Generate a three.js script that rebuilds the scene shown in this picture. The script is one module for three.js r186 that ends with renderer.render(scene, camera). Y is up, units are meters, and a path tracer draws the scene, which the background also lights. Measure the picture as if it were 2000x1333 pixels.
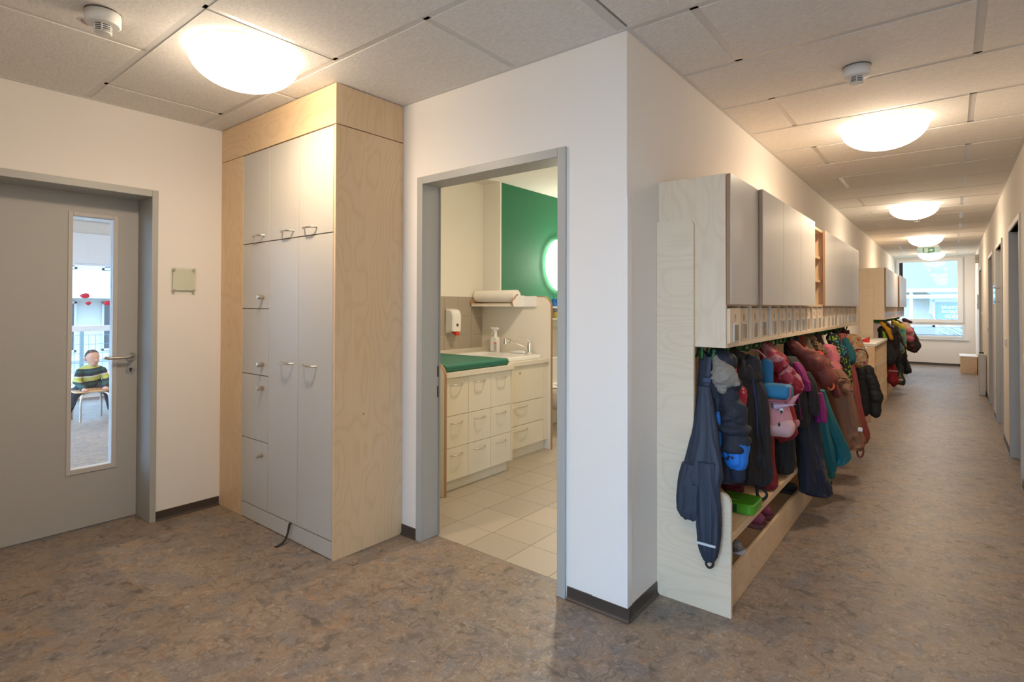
import * as THREE from 'three';
import { RoundedBoxGeometry } from 'three/addons/geometries/RoundedBoxGeometry.js';
import { mergeGeometries, mergeVertices } from 'three/addons/utils/BufferGeometryUtils.js';

// ---------- camera, sky, exposure ----------
const scene = new THREE.Scene();
const FOCAL = 1076.84;
const camera = new THREE.PerspectiveCamera(2 * Math.atan(666.5 / FOCAL) * 180 / Math.PI, 2000 / 1333, 0.05, 200);
camera.position.set(1.101, 1.36, 2.182);
{
  const yaw = 0.673217, pitch = 0.011132, roll = 0.002407;
  const f = new THREE.Vector3(-Math.sin(yaw) * Math.cos(pitch), Math.sin(pitch), -Math.cos(yaw) * Math.cos(pitch));
  const r = new THREE.Vector3(Math.cos(yaw), 0, -Math.sin(yaw));
  const u = new THREE.Vector3().crossVectors(r, f);
  camera.up.copy(u.multiplyScalar(Math.cos(roll)).addScaledVector(r, -Math.sin(roll)));
  camera.lookAt(camera.position.clone().add(f));
}
camera.setViewOffset(2000, 1333, 0, 79.06, 2000, 1333);
scene.background = new THREE.Color(4.8, 8.3, 12.8);
const renderer = new THREE.WebGLRenderer({ antialias: true });
renderer.toneMapping = THREE.LinearToneMapping;
renderer.toneMappingExposure = 1.0;
renderer.shadowMap.enabled = true;
renderer.shadowMap.type = THREE.PCFSoftShadowMap;
const WARM = new THREE.Color(1.0, 0.765, 0.53);
const LAMP_POWER = 4.3, SIDE_POWER = 1.1, BATH_POWER = 3.0, BATH_CEIL = 5.6;

// ---------- helpers ----------
let seed = 7;
const rnd = () => { seed = (seed * 1664525 + 1013904223) >>> 0; return seed / 4294967296; };
const rr = (a, b) => a + (b - a) * rnd();
const taken = new Map();
const numbered = (n) => { const k = taken.get(n) || 0; taken.set(n, k + 1); return k ? n + '_' + String(k).padStart(3, '0') : n; };
function thing(name, label, category, pos = [0, 0, 0], group) {
  const o = new THREE.Group(); o.name = numbered(name); o.position.set(...pos); scene.add(o);
  o.userData = { label, category }; if (group) o.userData.group = group;
  return o;
}
function struct(name, label) { const o = new THREE.Group(); o.name = name; o.userData = { kind: 'structure', label, category: name.split('_')[0] }; scene.add(o); return o; }
// geometry in scene coordinates becomes a part of its thing
function part(name, geo, mat, parent) {
  const g = Array.isArray(geo) ? merge(geo) : geo;
  let top = parent; while (top.parent && top.parent !== scene) top = top.parent;
  if (!g.userData.local) { g.translate(-top.position.x, -top.position.y, -top.position.z); g.userData.local = true; }
  const m = new THREE.Mesh(g, mat); m.name = name; m.castShadow = m.receiveShadow = true; parent.add(m); return m;
}
function merge(list) {
  const l = list.map((g) => { const h = g.index ? g.toNonIndexed() : g; for (const k of Object.keys(h.attributes)) if (!['position', 'normal', 'uv'].includes(k)) h.deleteAttribute(k); return h; });
  return mergeGeometries(l, false);
}
function solo(name, geo, mat, label, category, group) {
  const g = Array.isArray(geo) ? merge(geo) : geo; g.computeBoundingBox(); const b = g.boundingBox;
  const p = [(b.min.x + b.max.x) / 2, b.min.y, (b.min.z + b.max.z) / 2]; g.translate(-p[0], -p[1], -p[2]);
  const m = new THREE.Mesh(g, mat); m.name = numbered(name); m.position.set(...p); m.castShadow = m.receiveShadow = true; m.userData = { label, category }; if (group) m.userData.group = group;
  scene.add(m); return m;
}
// uv in metres: v runs along the grain axis
function uvm(g, grain = 'y', off = 0) {
  if (g.index) g = g.toNonIndexed();
  const p = g.attributes.position, n = g.attributes.normal, uv = new Float32Array(p.count * 2), gi = 'xyz'.indexOf(grain);
  for (let t = 0; t < p.count; t += 3) {
    const a = [0, 0, 0]; for (let k = 0; k < 3; k++) { a[0] += Math.abs(n.getX(t + k)); a[1] += Math.abs(n.getY(t + k)); a[2] += Math.abs(n.getZ(t + k)); }
    const ax = a[0] >= a[1] && a[0] >= a[2] ? 0 : a[1] >= a[2] ? 1 : 2;
    let o = [0, 1, 2].filter((i) => i !== ax); let [u, v] = o; if (gi === u) [u, v] = [v, u];
    for (let k = 0; k < 3; k++) { const q = [p.getX(t + k), p.getY(t + k), p.getZ(t + k)]; uv[(t + k) * 2] = q[u] + off + ax * 0.37; uv[(t + k) * 2 + 1] = q[v] + off * 1.7; }
  }
  g.setAttribute('uv', new THREE.BufferAttribute(uv, 2)); return g;
}
// box from extents; r rounds the edges
function bb(x0, x1, y0, y1, z0, z1, o = {}) {
  const w = Math.abs(x1 - x0), h = Math.abs(y1 - y0), d = Math.abs(z1 - z0);
  let g = o.r ? new RoundedBoxGeometry(w, h, d, o.s || 1, Math.min(o.r, w / 2.01, h / 2.01, d / 2.01)) : new THREE.BoxGeometry(w, h, d);
  if (o.local) return uvm(g, o.grain, o.off || 0);
  g.translate((x0 + x1) / 2, (y0 + y1) / 2, (z0 + z1) / 2);
  return uvm(g, o.grain, o.off || 0);
}
function cyl(r1, r2, h, pos, axis = 'y', seg = 24) { const g = new THREE.CylinderGeometry(r1, r2, h, seg); if (axis === 'x') g.rotateZ(Math.PI / 2); if (axis === 'z') g.rotateX(Math.PI / 2); g.translate(...pos); return g; }
function tube(pts, r, seg = 20, rad = 8, closed = false) { return new THREE.TubeGeometry(new THREE.CatmullRomCurve3(pts.map((p) => new THREE.Vector3(...p)), closed), seg, r, rad, closed); }
function lathe(pts, pos, seg = 40) { const g = new THREE.LatheGeometry(pts.map((p) => new THREE.Vector2(...p)), seg); g.translate(...pos); return g; }
// shape in (a,b) extruded along an axis from c0 by t; plane 'xy' extrudes along z, 'zy' along x, 'xz' along y
function slab(shape, plane, c0, t, o = {}) {
  let g = new THREE.ExtrudeGeometry(shape, { depth: t - 2 * (o.bev || 0), bevelEnabled: !!o.bev, bevelSize: o.bev || 0, bevelThickness: o.bev || 0, bevelOffset: -(o.bev || 0), bevelSegments: 1, curveSegments: o.cs || 10 });
  g.translate(0, 0, o.bev || 0);
  if (plane === 'xy') g.translate(0, 0, c0);
  if (plane === 'zy') { g.applyMatrix4(new THREE.Matrix4().set(0, 0, 1, c0, 0, 1, 0, 0, 1, 0, 0, 0, 0, 0, 0, 1)); const ix = g.index; flip(g); }
  if (plane === 'xz') { g.applyMatrix4(new THREE.Matrix4().set(1, 0, 0, 0, 0, 0, 1, c0, 0, 1, 0, 0, 0, 0, 0, 1)); flip(g); }
  return uvm(g, o.grain || 'y', o.off || 0);
}
function flip(g) { // mirrored transform: turn the triangles and recompute normals
  for (const k of Object.keys(g.attributes)) { const a = g.attributes[k], s = a.itemSize; for (let t = 0; t < a.count; t += 3) for (let j = 0; j < s; j++) { const x = a.array[(t + 1) * s + j]; a.array[(t + 1) * s + j] = a.array[(t + 2) * s + j]; a.array[(t + 2) * s + j] = x; } }
  g.computeVertexNormals();
}
function rrect(x0, x1, y0, y1, r) { const [a, b, c, d] = Array.isArray(r) ? r : [r, r, r, r]; const s = new THREE.Shape(); // corner radii: bottom-left, bottom-right, top-right, top-left
  s.moveTo(x0 + a, y0); s.lineTo(x1 - b, y0); if (b) s.absarc(x1 - b, y0 + b, b, -Math.PI / 2, 0); s.lineTo(x1, y1 - c); if (c) s.absarc(x1 - c, y1 - c, c, 0, Math.PI / 2); s.lineTo(x0 + d, y1); if (d) s.absarc(x0 + d, y1 - d, d, Math.PI / 2, Math.PI); s.lineTo(x0, y0 + a); if (a) s.absarc(x0 + a, y0 + a, a, Math.PI, 1.5 * Math.PI); return s; }

// ---------- noise ----------
const hsh = (x, y, z) => { let h = (x * 374761393 + y * 668265263 + z * 2147483647 + 1274126177) | 0; h = Math.imul(h ^ (h >>> 13), 1274126177); h ^= h >>> 16; return (h >>> 0) / 4294967295; };
const fade = (t) => t * t * t * (t * (t * 6 - 15) + 10), mix = (a, b, t) => a + (b - a) * t;
function n3(x, y, z) { const X = Math.floor(x), Y = Math.floor(y), Z = Math.floor(z), u = fade(x - X), v = fade(y - Y), w = fade(z - Z);
  return mix(mix(mix(hsh(X, Y, Z), hsh(X + 1, Y, Z), u), mix(hsh(X, Y + 1, Z), hsh(X + 1, Y + 1, Z), u), v), mix(mix(hsh(X, Y, Z + 1), hsh(X + 1, Y, Z + 1), u), mix(hsh(X, Y + 1, Z + 1), hsh(X + 1, Y + 1, Z + 1), u), v), w); }
function n2p(x, y, p, s) { const X = Math.floor(x), Y = Math.floor(y), u = fade(x - X), v = fade(y - Y), m = (k) => ((k % p) + p) % p; // periodic in p
  return mix(mix(hsh(m(X), m(Y), s), hsh(m(X + 1), m(Y), s), u), mix(hsh(m(X), m(Y + 1), s), hsh(m(X + 1), m(Y + 1), s), u), v); }
function dataTex(W, H, fn, srgb = true) {
  const d = new Uint8Array(W * H * 4);
  for (let y = 0; y < H; y++) for (let x = 0; x < W; x++) { const c = fn(x / W, y / H), i = (y * W + x) * 4; for (let k = 0; k < 3; k++) d[i + k] = Math.max(0, Math.min(255, Math.round(c[k]))); d[i + 3] = 255; }
  const t = new THREE.DataTexture(d, W, H); t.wrapS = t.wrapT = THREE.RepeatWrapping; t.magFilter = THREE.LinearFilter; t.minFilter = THREE.LinearMipmapLinearFilter; t.generateMipmaps = true; if (srgb) t.colorSpace = THREE.SRGBColorSpace; t.needsUpdate = true; return t;
}
const lerp3 = (a, b, t) => [mix(a[0], b[0], t), mix(a[1], b[1], t), mix(a[2], b[2], t)];
const sm = (a, b, x) => { const t = Math.min(1, Math.max(0, (x - a) / (b - a))); return t * t * (3 - 2 * t); };

// ---------- materials ----------
const M = {};
const std = (color, roughness = 0.6, o = {}) => new THREE.MeshStandardMaterial({ color, roughness, ...o });
const lin = (r, g, b) => new THREE.Color().setRGB(r, g, b);
{ // marbled linoleum, 2 m tile
  const t = dataTex(1024, 1024, (u, v) => {
    const f = (k, s) => n2p(u * k, v * k, k, s);
    const wu = u + 0.020 * (f(24, 1) - 0.5) + 0.008 * (f(90, 2) - 0.5), wv = v + 0.020 * (f(24, 3) - 0.5) + 0.008 * (f(90, 4) - 0.5);
    const g = (k, s) => n2p(wu * k, wv * k, k, s);
    const big = 0.5 * f(6, 5) + 0.5 * g(16, 6), mid = 0.5 * g(40, 7) + 0.5 * g(80, 8), fine = 0.6 * g(150, 9) + 0.4 * g(300, 10);
    const rid = (k, s, p) => Math.pow(1 - Math.abs(2 * g(k, s) - 1), p);
    let c = lerp3([140, 128, 119], [162, 146, 130], big);
    c = lerp3(c, [164, 140, 116], 0.45 * sm(0.5, 0.85, g(14, 11)) * sm(0.3, 0.7, mid));
    c = lerp3(c, [126, 125, 130], 0.55 * sm(0.5, 0.8, g(18, 12)));
    c = lerp3(c, [112, 102, 95], 0.5 * sm(0.5, 0.8, mid));
    c = lerp3(c, [198, 184, 168], 0.5 * sm(0.60, 0.85, fine) * sm(0.4, 0.6, g(60, 13)));
    c = lerp3(c, [84, 77, 74], 0.75 * rid(44, 14, 9) * sm(0.48, 0.75, g(30, 15)));
    c = lerp3(c, [190, 176, 160], 0.6 * rid(70, 18, 10) * sm(0.5, 0.75, g(36, 19)));
    c = lerp3(c, [188, 138, 92], 0.45 * rid(60, 16, 5) * sm(0.58, 0.75, g(24, 17)));
    const k = 0.88 + 0.24 * (0.5 * g(220, 20) + 0.5 * g(420, 21)); return [c[0] * k, c[1] * k, c[2] * k];
  });
  t.repeat.set(1 / 1.6, 1 / 1.6); t.anisotropy = 8;
  M.lino = new THREE.MeshStandardMaterial({ map: t, roughness: 0.42 });
  M.lino.color.setRGB(0.78, 0.765, 0.745);
}
function birch(c0, c1, c2, s) { // birch veneer: flame figure along v, 0.9 x 1.8 m
  const t = dataTex(512, 1024, (u, v) => {
    const f = (a, b, q) => { const X = u * a, Y = v * b; return n2p(X, Y, 1e6, q); };
    const P = (a, b, q) => { const x = u * a, y = v * b, X = Math.floor(x), Y = Math.floor(y), fu = fade(x - X), fv = fade(y - Y), h = (i, j) => hsh(((i % a) + a) % a, ((j % b) + b) % b, q); return mix(mix(h(X, Y), h(X + 1, Y), fu), mix(h(X, Y + 1), h(X + 1, Y + 1), fu), fv); };
    const field = 2.2 * P(3, 2, s) + 1.1 * P(6, 4, s + 1) + 0.45 * P(14, 10, s + 2);
    const ring = 0.5 + 0.5 * Math.sin(field * 26);
    const fib = 0.6 * P(200, 8, s + 3) + 0.4 * P(256, 40, s + 4);
    let c = lerp3(c0, c1, 0.6 * P(4, 3, s + 5) + 0.14 * ring * ring);
    c = lerp3(c, c2, 0.13 * Math.pow(ring, 5) + 0.15 * fib);
    const kn = Math.hypot((u - 0.31) * 0.9, (v - 0.42) * 1.8), kn2 = Math.hypot((u - 0.77) * 0.9, (v - 0.83) * 1.8), k = Math.min(kn, kn2);
    c = lerp3(c, [110, 70, 40], 0.7 * sm(0.007, 0.003, k));
    return c;
  });
  t.repeat.set(1 / 0.9, 1 / 1.8); t.anisotropy = 8; return t;
}
M.birch = new THREE.MeshStandardMaterial({ map: birch([229, 202, 165], [220, 190, 149], [190, 152, 108], 31), roughness: 0.48 });
M.birchPale = new THREE.MeshStandardMaterial({ map: birch([230, 213, 188], [224, 204, 175], [198, 170, 136], 57), roughness: 0.5 });
{ // plywood edge: layers across u
  const t = dataTex(64, 8, (u, v) => { const k = 0.5 + 0.5 * Math.sin(u * 2 * Math.PI * 7); return lerp3([150, 112, 82], [176, 140, 108], k); });
  t.repeat.set(1 / 0.02, 1);
  M.plyEdge = std('#a5805f', 0.7);
}
M.laminate = std(lin(0.55, 0.53, 0.485), 0.38);
M.laminateGrey = std(lin(0.58, 0.565, 0.53), 0.36);
M.core = std(lin(0.07, 0.04, 0.022), 0.8);
M.wall = std(lin(0.80, 0.765, 0.715), 0.85);
M.wallBath = std(lin(0.80, 0.78, 0.70), 0.8);
M.white = std(lin(0.80, 0.80, 0.78), 0.5);
M.whiteGloss = std(lin(0.82, 0.82, 0.80), 0.22);
M.frame = std(lin(0.40, 0.405, 0.385), 0.42);
M.leaf = std(lin(0.42, 0.41, 0.385), 0.45);
M.leafTrim = std(lin(0.52, 0.50, 0.47), 0.45);
M.base = std(lin(0.055, 0.042, 0.034), 0.4);
M.steel = std(lin(0.62, 0.58, 0.52), 0.3, { metalness: 1 });
M.chrome = std(lin(0.8, 0.8, 0.8), 0.08, { metalness: 1 });
M.black = std(lin(0.012, 0.012, 0.014), 0.6);
M.rail = std(lin(0.62, 0.61, 0.59), 0.3);
M.glass = new THREE.MeshPhysicalMaterial({ color: 0xffffff, transmission: 1, roughness: 0, thickness: 0, ior: 1.5 });
M.green = std(lin(0.018, 0.13, 0.03), 0.4);
{ const t = dataTex(256, 256, (u, v) => { const k = 0.55 * n2p(u * 24, v * 128, 1e6, 3) + 0.45 * n2p(u * 90, v * 90, 90, 5); return [222 + 26 * k, 219 + 26 * k, 214 + 26 * k]; });
  t.repeat.set(2.2, 2.2); M.ceil = std(lin(0.92, 0.92, 0.92), 0.9, { map: t }); }
M.lamp = std(0xffffff, 0.3, { emissive: lin(1.0, 0.90, 0.74), emissiveIntensity: 2.6 });
M.lampBath = std(0xffffff, 0.3, { emissive: lin(1.0, 0.97, 0.86), emissiveIntensity: 3.0 });
// ---------- room shell ----------
const CE = 2.568, HALL_L = -2.83, RIGHT = 1.52, END = -14.25, BACK = 3.6, HALL_B = 2.6;
const fl = struct('floor', 'marbled brown linoleum floor of the hall and corridor');
part('linoleum', [bb(-3.07, 1.9, -0.12, 0, -0.11, BACK + 0.2), bb(-0.0, 1.9, -0.12, 0, END - 0.2, -0.11)], M.lino, fl);
// wall with the classroom door: X from -3.07 to -2.83, opening z 0.885..1.875
const wl = struct('wall_left', 'warm white wall with the grey glazed door');
part('plaster', [bb(-3.07, HALL_L, 0, CE + 0.03, -0.3, 0.885), bb(-3.07, HALL_L, 2.05, CE + 0.03, 0.885, 1.875), bb(-3.07, HALL_L, 0, CE + 0.03, 1.875, BACK + 0.2)], M.wall, wl);
// wall with the washroom doorway: z -0.12..0
const wf = struct('wall_front', 'white wall with the open washroom doorway');
part('plaster', [bb(HALL_L, -1.30, 0, CE + 0.1, -0.12, 0), bb(-1.30, -0.35, 2.075, CE + 0.1, -0.12, 0), bb(-0.35, 0, 0, CE + 0.1, -0.12, 0)], M.wall, wf);
part('plaster_panel', bb(-0.172, -0.0005, 0.05, CE - 0.002, -0.01, 0.002), M.wall, wf);
part('corner_guard', [bb(-0.03, 0.0035, 0.06, 1.84, 0.002, 0.0038), bb(0.0, 0.0035, 0.06, 1.84, -0.04, 0.002)], std(lin(0.82, 0.80, 0.77), 0.25), wf);
// corridor wall that carries the coat racks
const wc = struct('wall_corridor', 'white corridor wall behind the coat racks');
part('plaster', bb(-0.12, 0, 0, CE + 0.1, END - 0.2, -0.12), M.wall, wc);
// right wall with four door openings
const DOORS = [[-4.60, -3.58], [-6.54, -5.52], [-8.15, -7.16], [-11.55, -10.55]];
const wr = struct('wall_right', 'white corridor wall with four grey door frames');
{
  const g = []; let z = BACK + 0.2;
  for (const [a, b] of DOORS) { g.push(bb(RIGHT, 1.74, 0, CE + 0.1, b, z)); g.push(bb(RIGHT, 1.74, 2.05, CE + 0.1, a, b)); z = a; }
  g.push(bb(RIGHT, 1.74, 0, CE + 0.1, END - 0.2, z)); part('plaster', g, M.wall, wr);
}
// end wall with the window opening x 0.03..1.36, y 0.63..2.52
const we = struct('wall_end', 'white end wall around the corridor window');
part('plaster', [bb(-0.12, 1.74, 0, 0.63, END - 0.3, END), bb(-0.12, 1.74, 2.555, CE + 0.1, END - 0.3, END), bb(-0.12, 0.005, 0.63, 2.555, END - 0.3, END), bb(1.345, 1.74, 0.63, 2.555, END - 0.3, END)], M.wall, we);
// wall behind the camera with a glazed entrance, x 0.1..1.4
const wb = struct('wall_back', 'white wall with the glazed entrance door');
part('plaster', [bb(-3.07, 0, 0, CE + 0.1, HALL_B, HALL_B + 0.15), bb(-0.15, 0, 0, CE + 0.1, HALL_B + 0.15, BACK + 0.2), bb(-0.15, 0.04, 0, CE + 0.1, BACK, BACK + 0.2), bb(1.50, 1.74, 0, CE + 0.1, BACK, BACK + 0.2), bb(0.04, 1.50, 2.3, CE + 0.1, BACK, BACK + 0.2)], M.wall, wb);
{
  const d = struct('door_5', 'glazed entrance door'); 
  part('door_frame', [bb(0.04, 0.09, 0, 2.3, BACK + 0.05, BACK + 0.12), bb(1.45, 1.50, 0, 2.3, BACK + 0.05, BACK + 0.12), bb(0.09, 1.45, 2.25, 2.3, BACK + 0.05, BACK + 0.12), bb(0.09, 1.45, 0.0, 0.07, BACK + 0.05, BACK + 0.12)], M.frame, d);
  part('pane', bb(0.09, 1.45, 0.07, 2.25, BACK + 0.08, BACK + 0.086), M.glass, d);
}
// ---------- suspended ceiling: each panel its own piece, rails recessed ----------
const ce = struct('ceiling', 'suspended mineral fibre panel ceiling with white rails');
part('slab', [bb(-3.07, 1.74, CE + 0.06, CE + 0.25, -0.12, BACK + 0.2), bb(-0.12, 1.74, CE + 0.06, CE + 0.25, END - 0.3, -0.12)], M.white, ce);
{
  const P = 0.6165, RW = 0.034, T = 0.02, cache = new Map();
  const panel = (x0, x1, z0, z1) => { if (x1 - x0 < 0.05) return; const w = x1 - x0, d = z1 - z0, k = w.toFixed(3) + d.toFixed(3);
    if (!cache.has(k)) cache.set(k, bb(-w / 2, w / 2, 0, T, -d / 2, d / 2, { grain: 'z' }));
    const m = new THREE.Mesh(cache.get(k), M.ceil); m.name = 'ceiling_panel'; m.position.set((x0 + x1) / 2, CE, (z0 + z1) / 2); m.castShadow = m.receiveShadow = true; ce.add(m); };
  const rails = [], h = RW / 2, y0 = CE + 0.0025, y1 = CE + 0.02;
  for (let k = -23; k < 8; k++) {
    const z0 = k * P + 0.0, z1 = Math.min((k + 1) * P, BACK), zz0 = Math.max(z0, END);
    if (z1 <= END + 0.05) continue;
    const odd = ((k % 2) + 2) % 2; // corridor bay: short piece left or right
    const cut = odd ? 0.292 : 1.203;
    panel(0 + 0.02, cut - h, zz0 + h, z1 - h); panel(cut + h, RIGHT - 0.018, zz0 + h, z1 - h);
    rails.push(bb(cut - h, cut + h, y0, y1, zz0, z1));
    rails.push(bb(z0 >= 0 ? HALL_L : 0, RIGHT, y0, y1, z0 - h, z0 + h));
    if (k >= 0 && z0 < HALL_B) { const cuts = odd ? [-2.49, -1.25] : [-1.875, -0.615]; let x = HALL_L + 0.018;
      for (const c of cuts) { panel(x, c - h, z0 + h, z1 - h); rails.push(bb(c - h, c + h, y0, y1, z0, z1)); x = c + h; } panel(x, -0.02 - h, z0 + h, z1 - h); rails.push(bb(-0.02 - h, -0.02 + h + 0.01, y0, y1, z0, z1)); }
  }
  // rails stay separate lengths
  for (const g of rails) part('rail', g, M.rail, ce);
  const e = 0.02; // perimeter angle
  part('edge_angle', [bb(HALL_L, HALL_L + e, CE - 0.002, CE + 0.012, 0.47, BACK), bb(-1.476, 0.02, CE - 0.002, CE + 0.012, 0.0, e), bb(0, e, CE - 0.002, CE + 0.012, END, 0), bb(RIGHT - e, RIGHT, CE - 0.002, CE + 0.012, END, BACK), bb(0, RIGHT, CE - 0.002, CE + 0.012, END, END + e)], M.rail, ce);
}
// ---------- skirting: coved dark strips ----------
function cove(name, label, runs) { const o = struct(name, label); const g = [];
  for (const [ax, c, s, a, b] of runs) { // axis of run, wall coordinate, outward sign
    const sh = new THREE.Shape(); sh.moveTo(0, 0); sh.lineTo(0.017, 0); sh.lineTo(0.015, 0.004); sh.quadraticCurveTo(0.006, 0.006, 0.005, 0.018); sh.lineTo(0.004, 0.058); sh.lineTo(0, 0.06);
    let q = new THREE.ExtrudeGeometry(sh, { depth: Math.abs(b - a), bevelEnabled: false, curveSegments: 4 });
    if (ax === 'z') { if (s < 0) { q.rotateY(Math.PI); q.translate(c, 0, Math.max(a, b)); } else q.translate(c, 0, Math.min(a, b)); }
    else { q.rotateY(s > 0 ? -Math.PI / 2 : Math.PI / 2); if (s > 0) q.translate(Math.max(a, b), 0, c); else q.translate(Math.min(a, b), 0, c); }
    g.push(uvm(q)); }
  part('skirting', g, M.base, o); return o; }
cove('baseboard_left', 'dark brown coved skirting beside the wardrobe', [['z', HALL_L, 1, 0.47, 0.852], ['z', HALL_L, 1, 1.91, BACK]]);
cove('baseboard_front', 'dark brown coved skirting around the wall corner', [['x', 0, 1, -1.478, -1.345], ['x', 0, 1, -0.305, 0.012], ['z', 0, 1, -0.303, 0.0]]);
cove('baseboard_corridor', 'dark skirting along the rest of the rack wall', [['z', 0, 1, END, -12.2]]);
{ const r = []; let z = BACK; for (const [a, b] of DOORS) { r.push(['z', RIGHT, -1, b + 0.045, z]); z = a - 0.045; } r.push(['z', RIGHT, -1, END, z]); cove('baseboard_right', 'dark skirting along the corridor door wall', r); }
cove('baseboard_end', 'dark skirting under the corridor window', [['x', END, 1, 0, RIGHT]]);

// ---------- ceiling dome lamps ----------
function domeLamp(x, z, label, CEL = CE, power = LAMP_POWER, side = SIDE_POWER) {
  const CE = CEL;
  const t = thing('dome_lamp', label, 'lamp', [x, CE - 0.168, z], 'round ceiling dome lamps');
  const R = 0.243, pts = []; for (let i = 0; i <= 14; i++) { const a = i / 14 * Math.PI / 2; pts.push([R * Math.sin(a) + 1e-4, CE - 0.022 - 0.146 * Math.cos(a)]); }
  part('base_plate', lathe([[0.001, CE - 0.022], [0.232, CE - 0.022], [0.232, CE], [0.001, CE]], [x, 0, z], 48), M.white, t);
  const g = lathe(pts, [x, 0, z], 48);
  part('lamp_dome', g, M.lamp, t);
  const l = new THREE.SpotLight(WARM, power, 0, 1.56, 1, 2); l.name = 'dome_bulb'; l.position.set(0, 0.09, 0); l.target.position.set(0, -1, 0); l.target.name = 'bulb_aim'; t.add(l.target); l.castShadow = true; l.shadow.radius = 3; t.add(l);
  const s = new THREE.PointLight(WARM, side, 0, 2); s.name = 'dome_bulb_side'; s.position.set(0, 0.09, 0); s.castShadow = true; s.shadow.radius = 3; t.add(s);
  return t;
}

domeLamp(-1.535, 0.928, 'glowing round dome lamp on the ceiling in front of the wardrobe');
domeLamp(0.75, 1.66, 'round dome lamp on the ceiling above the entrance side of the hall', CE, 2.4, 0.6);
domeLamp(0.757, -2.158, 'glowing dome lamp above the first coat rack beside the smoke alarm');
domeLamp(0.757, -5.857, 'glowing dome lamp between the two coat racks');
domeLamp(0.757, -9.556, 'glowing dome lamp just before the green exit sign');
domeLamp(0.757, -13.05, 'glowing dome lamp in front of the end window');
function smokeAlarm(x, z, label, tag) {
  const t = thing('smoke_alarm', label, 'smoke alarm', [x, CE - 0.095, z], 'smoke alarms');
  part('housing', lathe([[0.001, CE - 0.001], [0.062, CE - 0.001], [0.062, CE - 0.052], [0.055, CE - 0.057], [0.001, CE - 0.057]], [x, 0, z], 36), M.white, t);
  part('base_ring', lathe([[0.0635, CE - 0.003], [0.0635, CE - 0.007], [0.06, CE - 0.007]], [x, 0, z], 36), M.base, t);
  part('sensor_core', cyl(0.026, 0.026, 0.03, [x, CE - 0.071, z]), M.black, t);
  part('sensor_cap', lathe([[0.001, CE - 0.092], [0.026, CE - 0.092], [0.031, CE - 0.087], [0.031, CE - 0.084], [0.001, CE - 0.084]], [x, 0, z], 28), M.white, t);
  for (const k of [0.062, 0.070, 0.078]) part('slot_ring', lathe([[0.031, CE - k], [0.031, CE - k - 0.003], [0.026, CE - k - 0.003], [0.026, CE - k], [0.031, CE - k]], [x, 0, z], 28), M.white, t);
  for (let i = 0; i < 6; i++) { const a = i * Math.PI / 3 + 0.4; part('slot_rib', cyl(0.0022, 0.0022, 0.03, [x + 0.0305 * Math.cos(a), CE - 0.072, z + 0.0305 * Math.sin(a)], 'y', 6), M.white, t); }
  if (tag) {
    const cv = document.createElement('canvas'); cv.width = 128; cv.height = 48; const c = cv.getContext('2d'); c.fillStyle = '#efece4'; c.fillRect(0, 0, 128, 48); c.fillStyle = '#b3201c'; c.font = 'bold 36px sans-serif'; c.textAlign = 'center'; c.fillText('12/5', 64, 37);
    const tx = new THREE.CanvasTexture(cv); tx.colorSpace = THREE.SRGBColorSpace;
    const g = new THREE.BoxGeometry(0.07, 0.026, 0.002); const flag = part('number_label', g, std(0xffffff, 0.6, { map: tx }), t); g.userData.local = true;
    flag.geometry = new THREE.BoxGeometry(0.07, 0.026, 0.002); flag.position.set(-0.075, 0.062, 0.045); flag.rotation.set(-0.9, 0.75, 0);
  }
  return t;
}
smokeAlarm(-1.62, 1.47, 'white smoke alarm with a red number label near the wardrobe lamp', true);
smokeAlarm(0.735, -1.04, 'white smoke alarm on the corridor ceiling before the first corridor lamp');
smokeAlarm(0.75, -6.72, 'small white smoke alarm behind the lamp between the racks');
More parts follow.
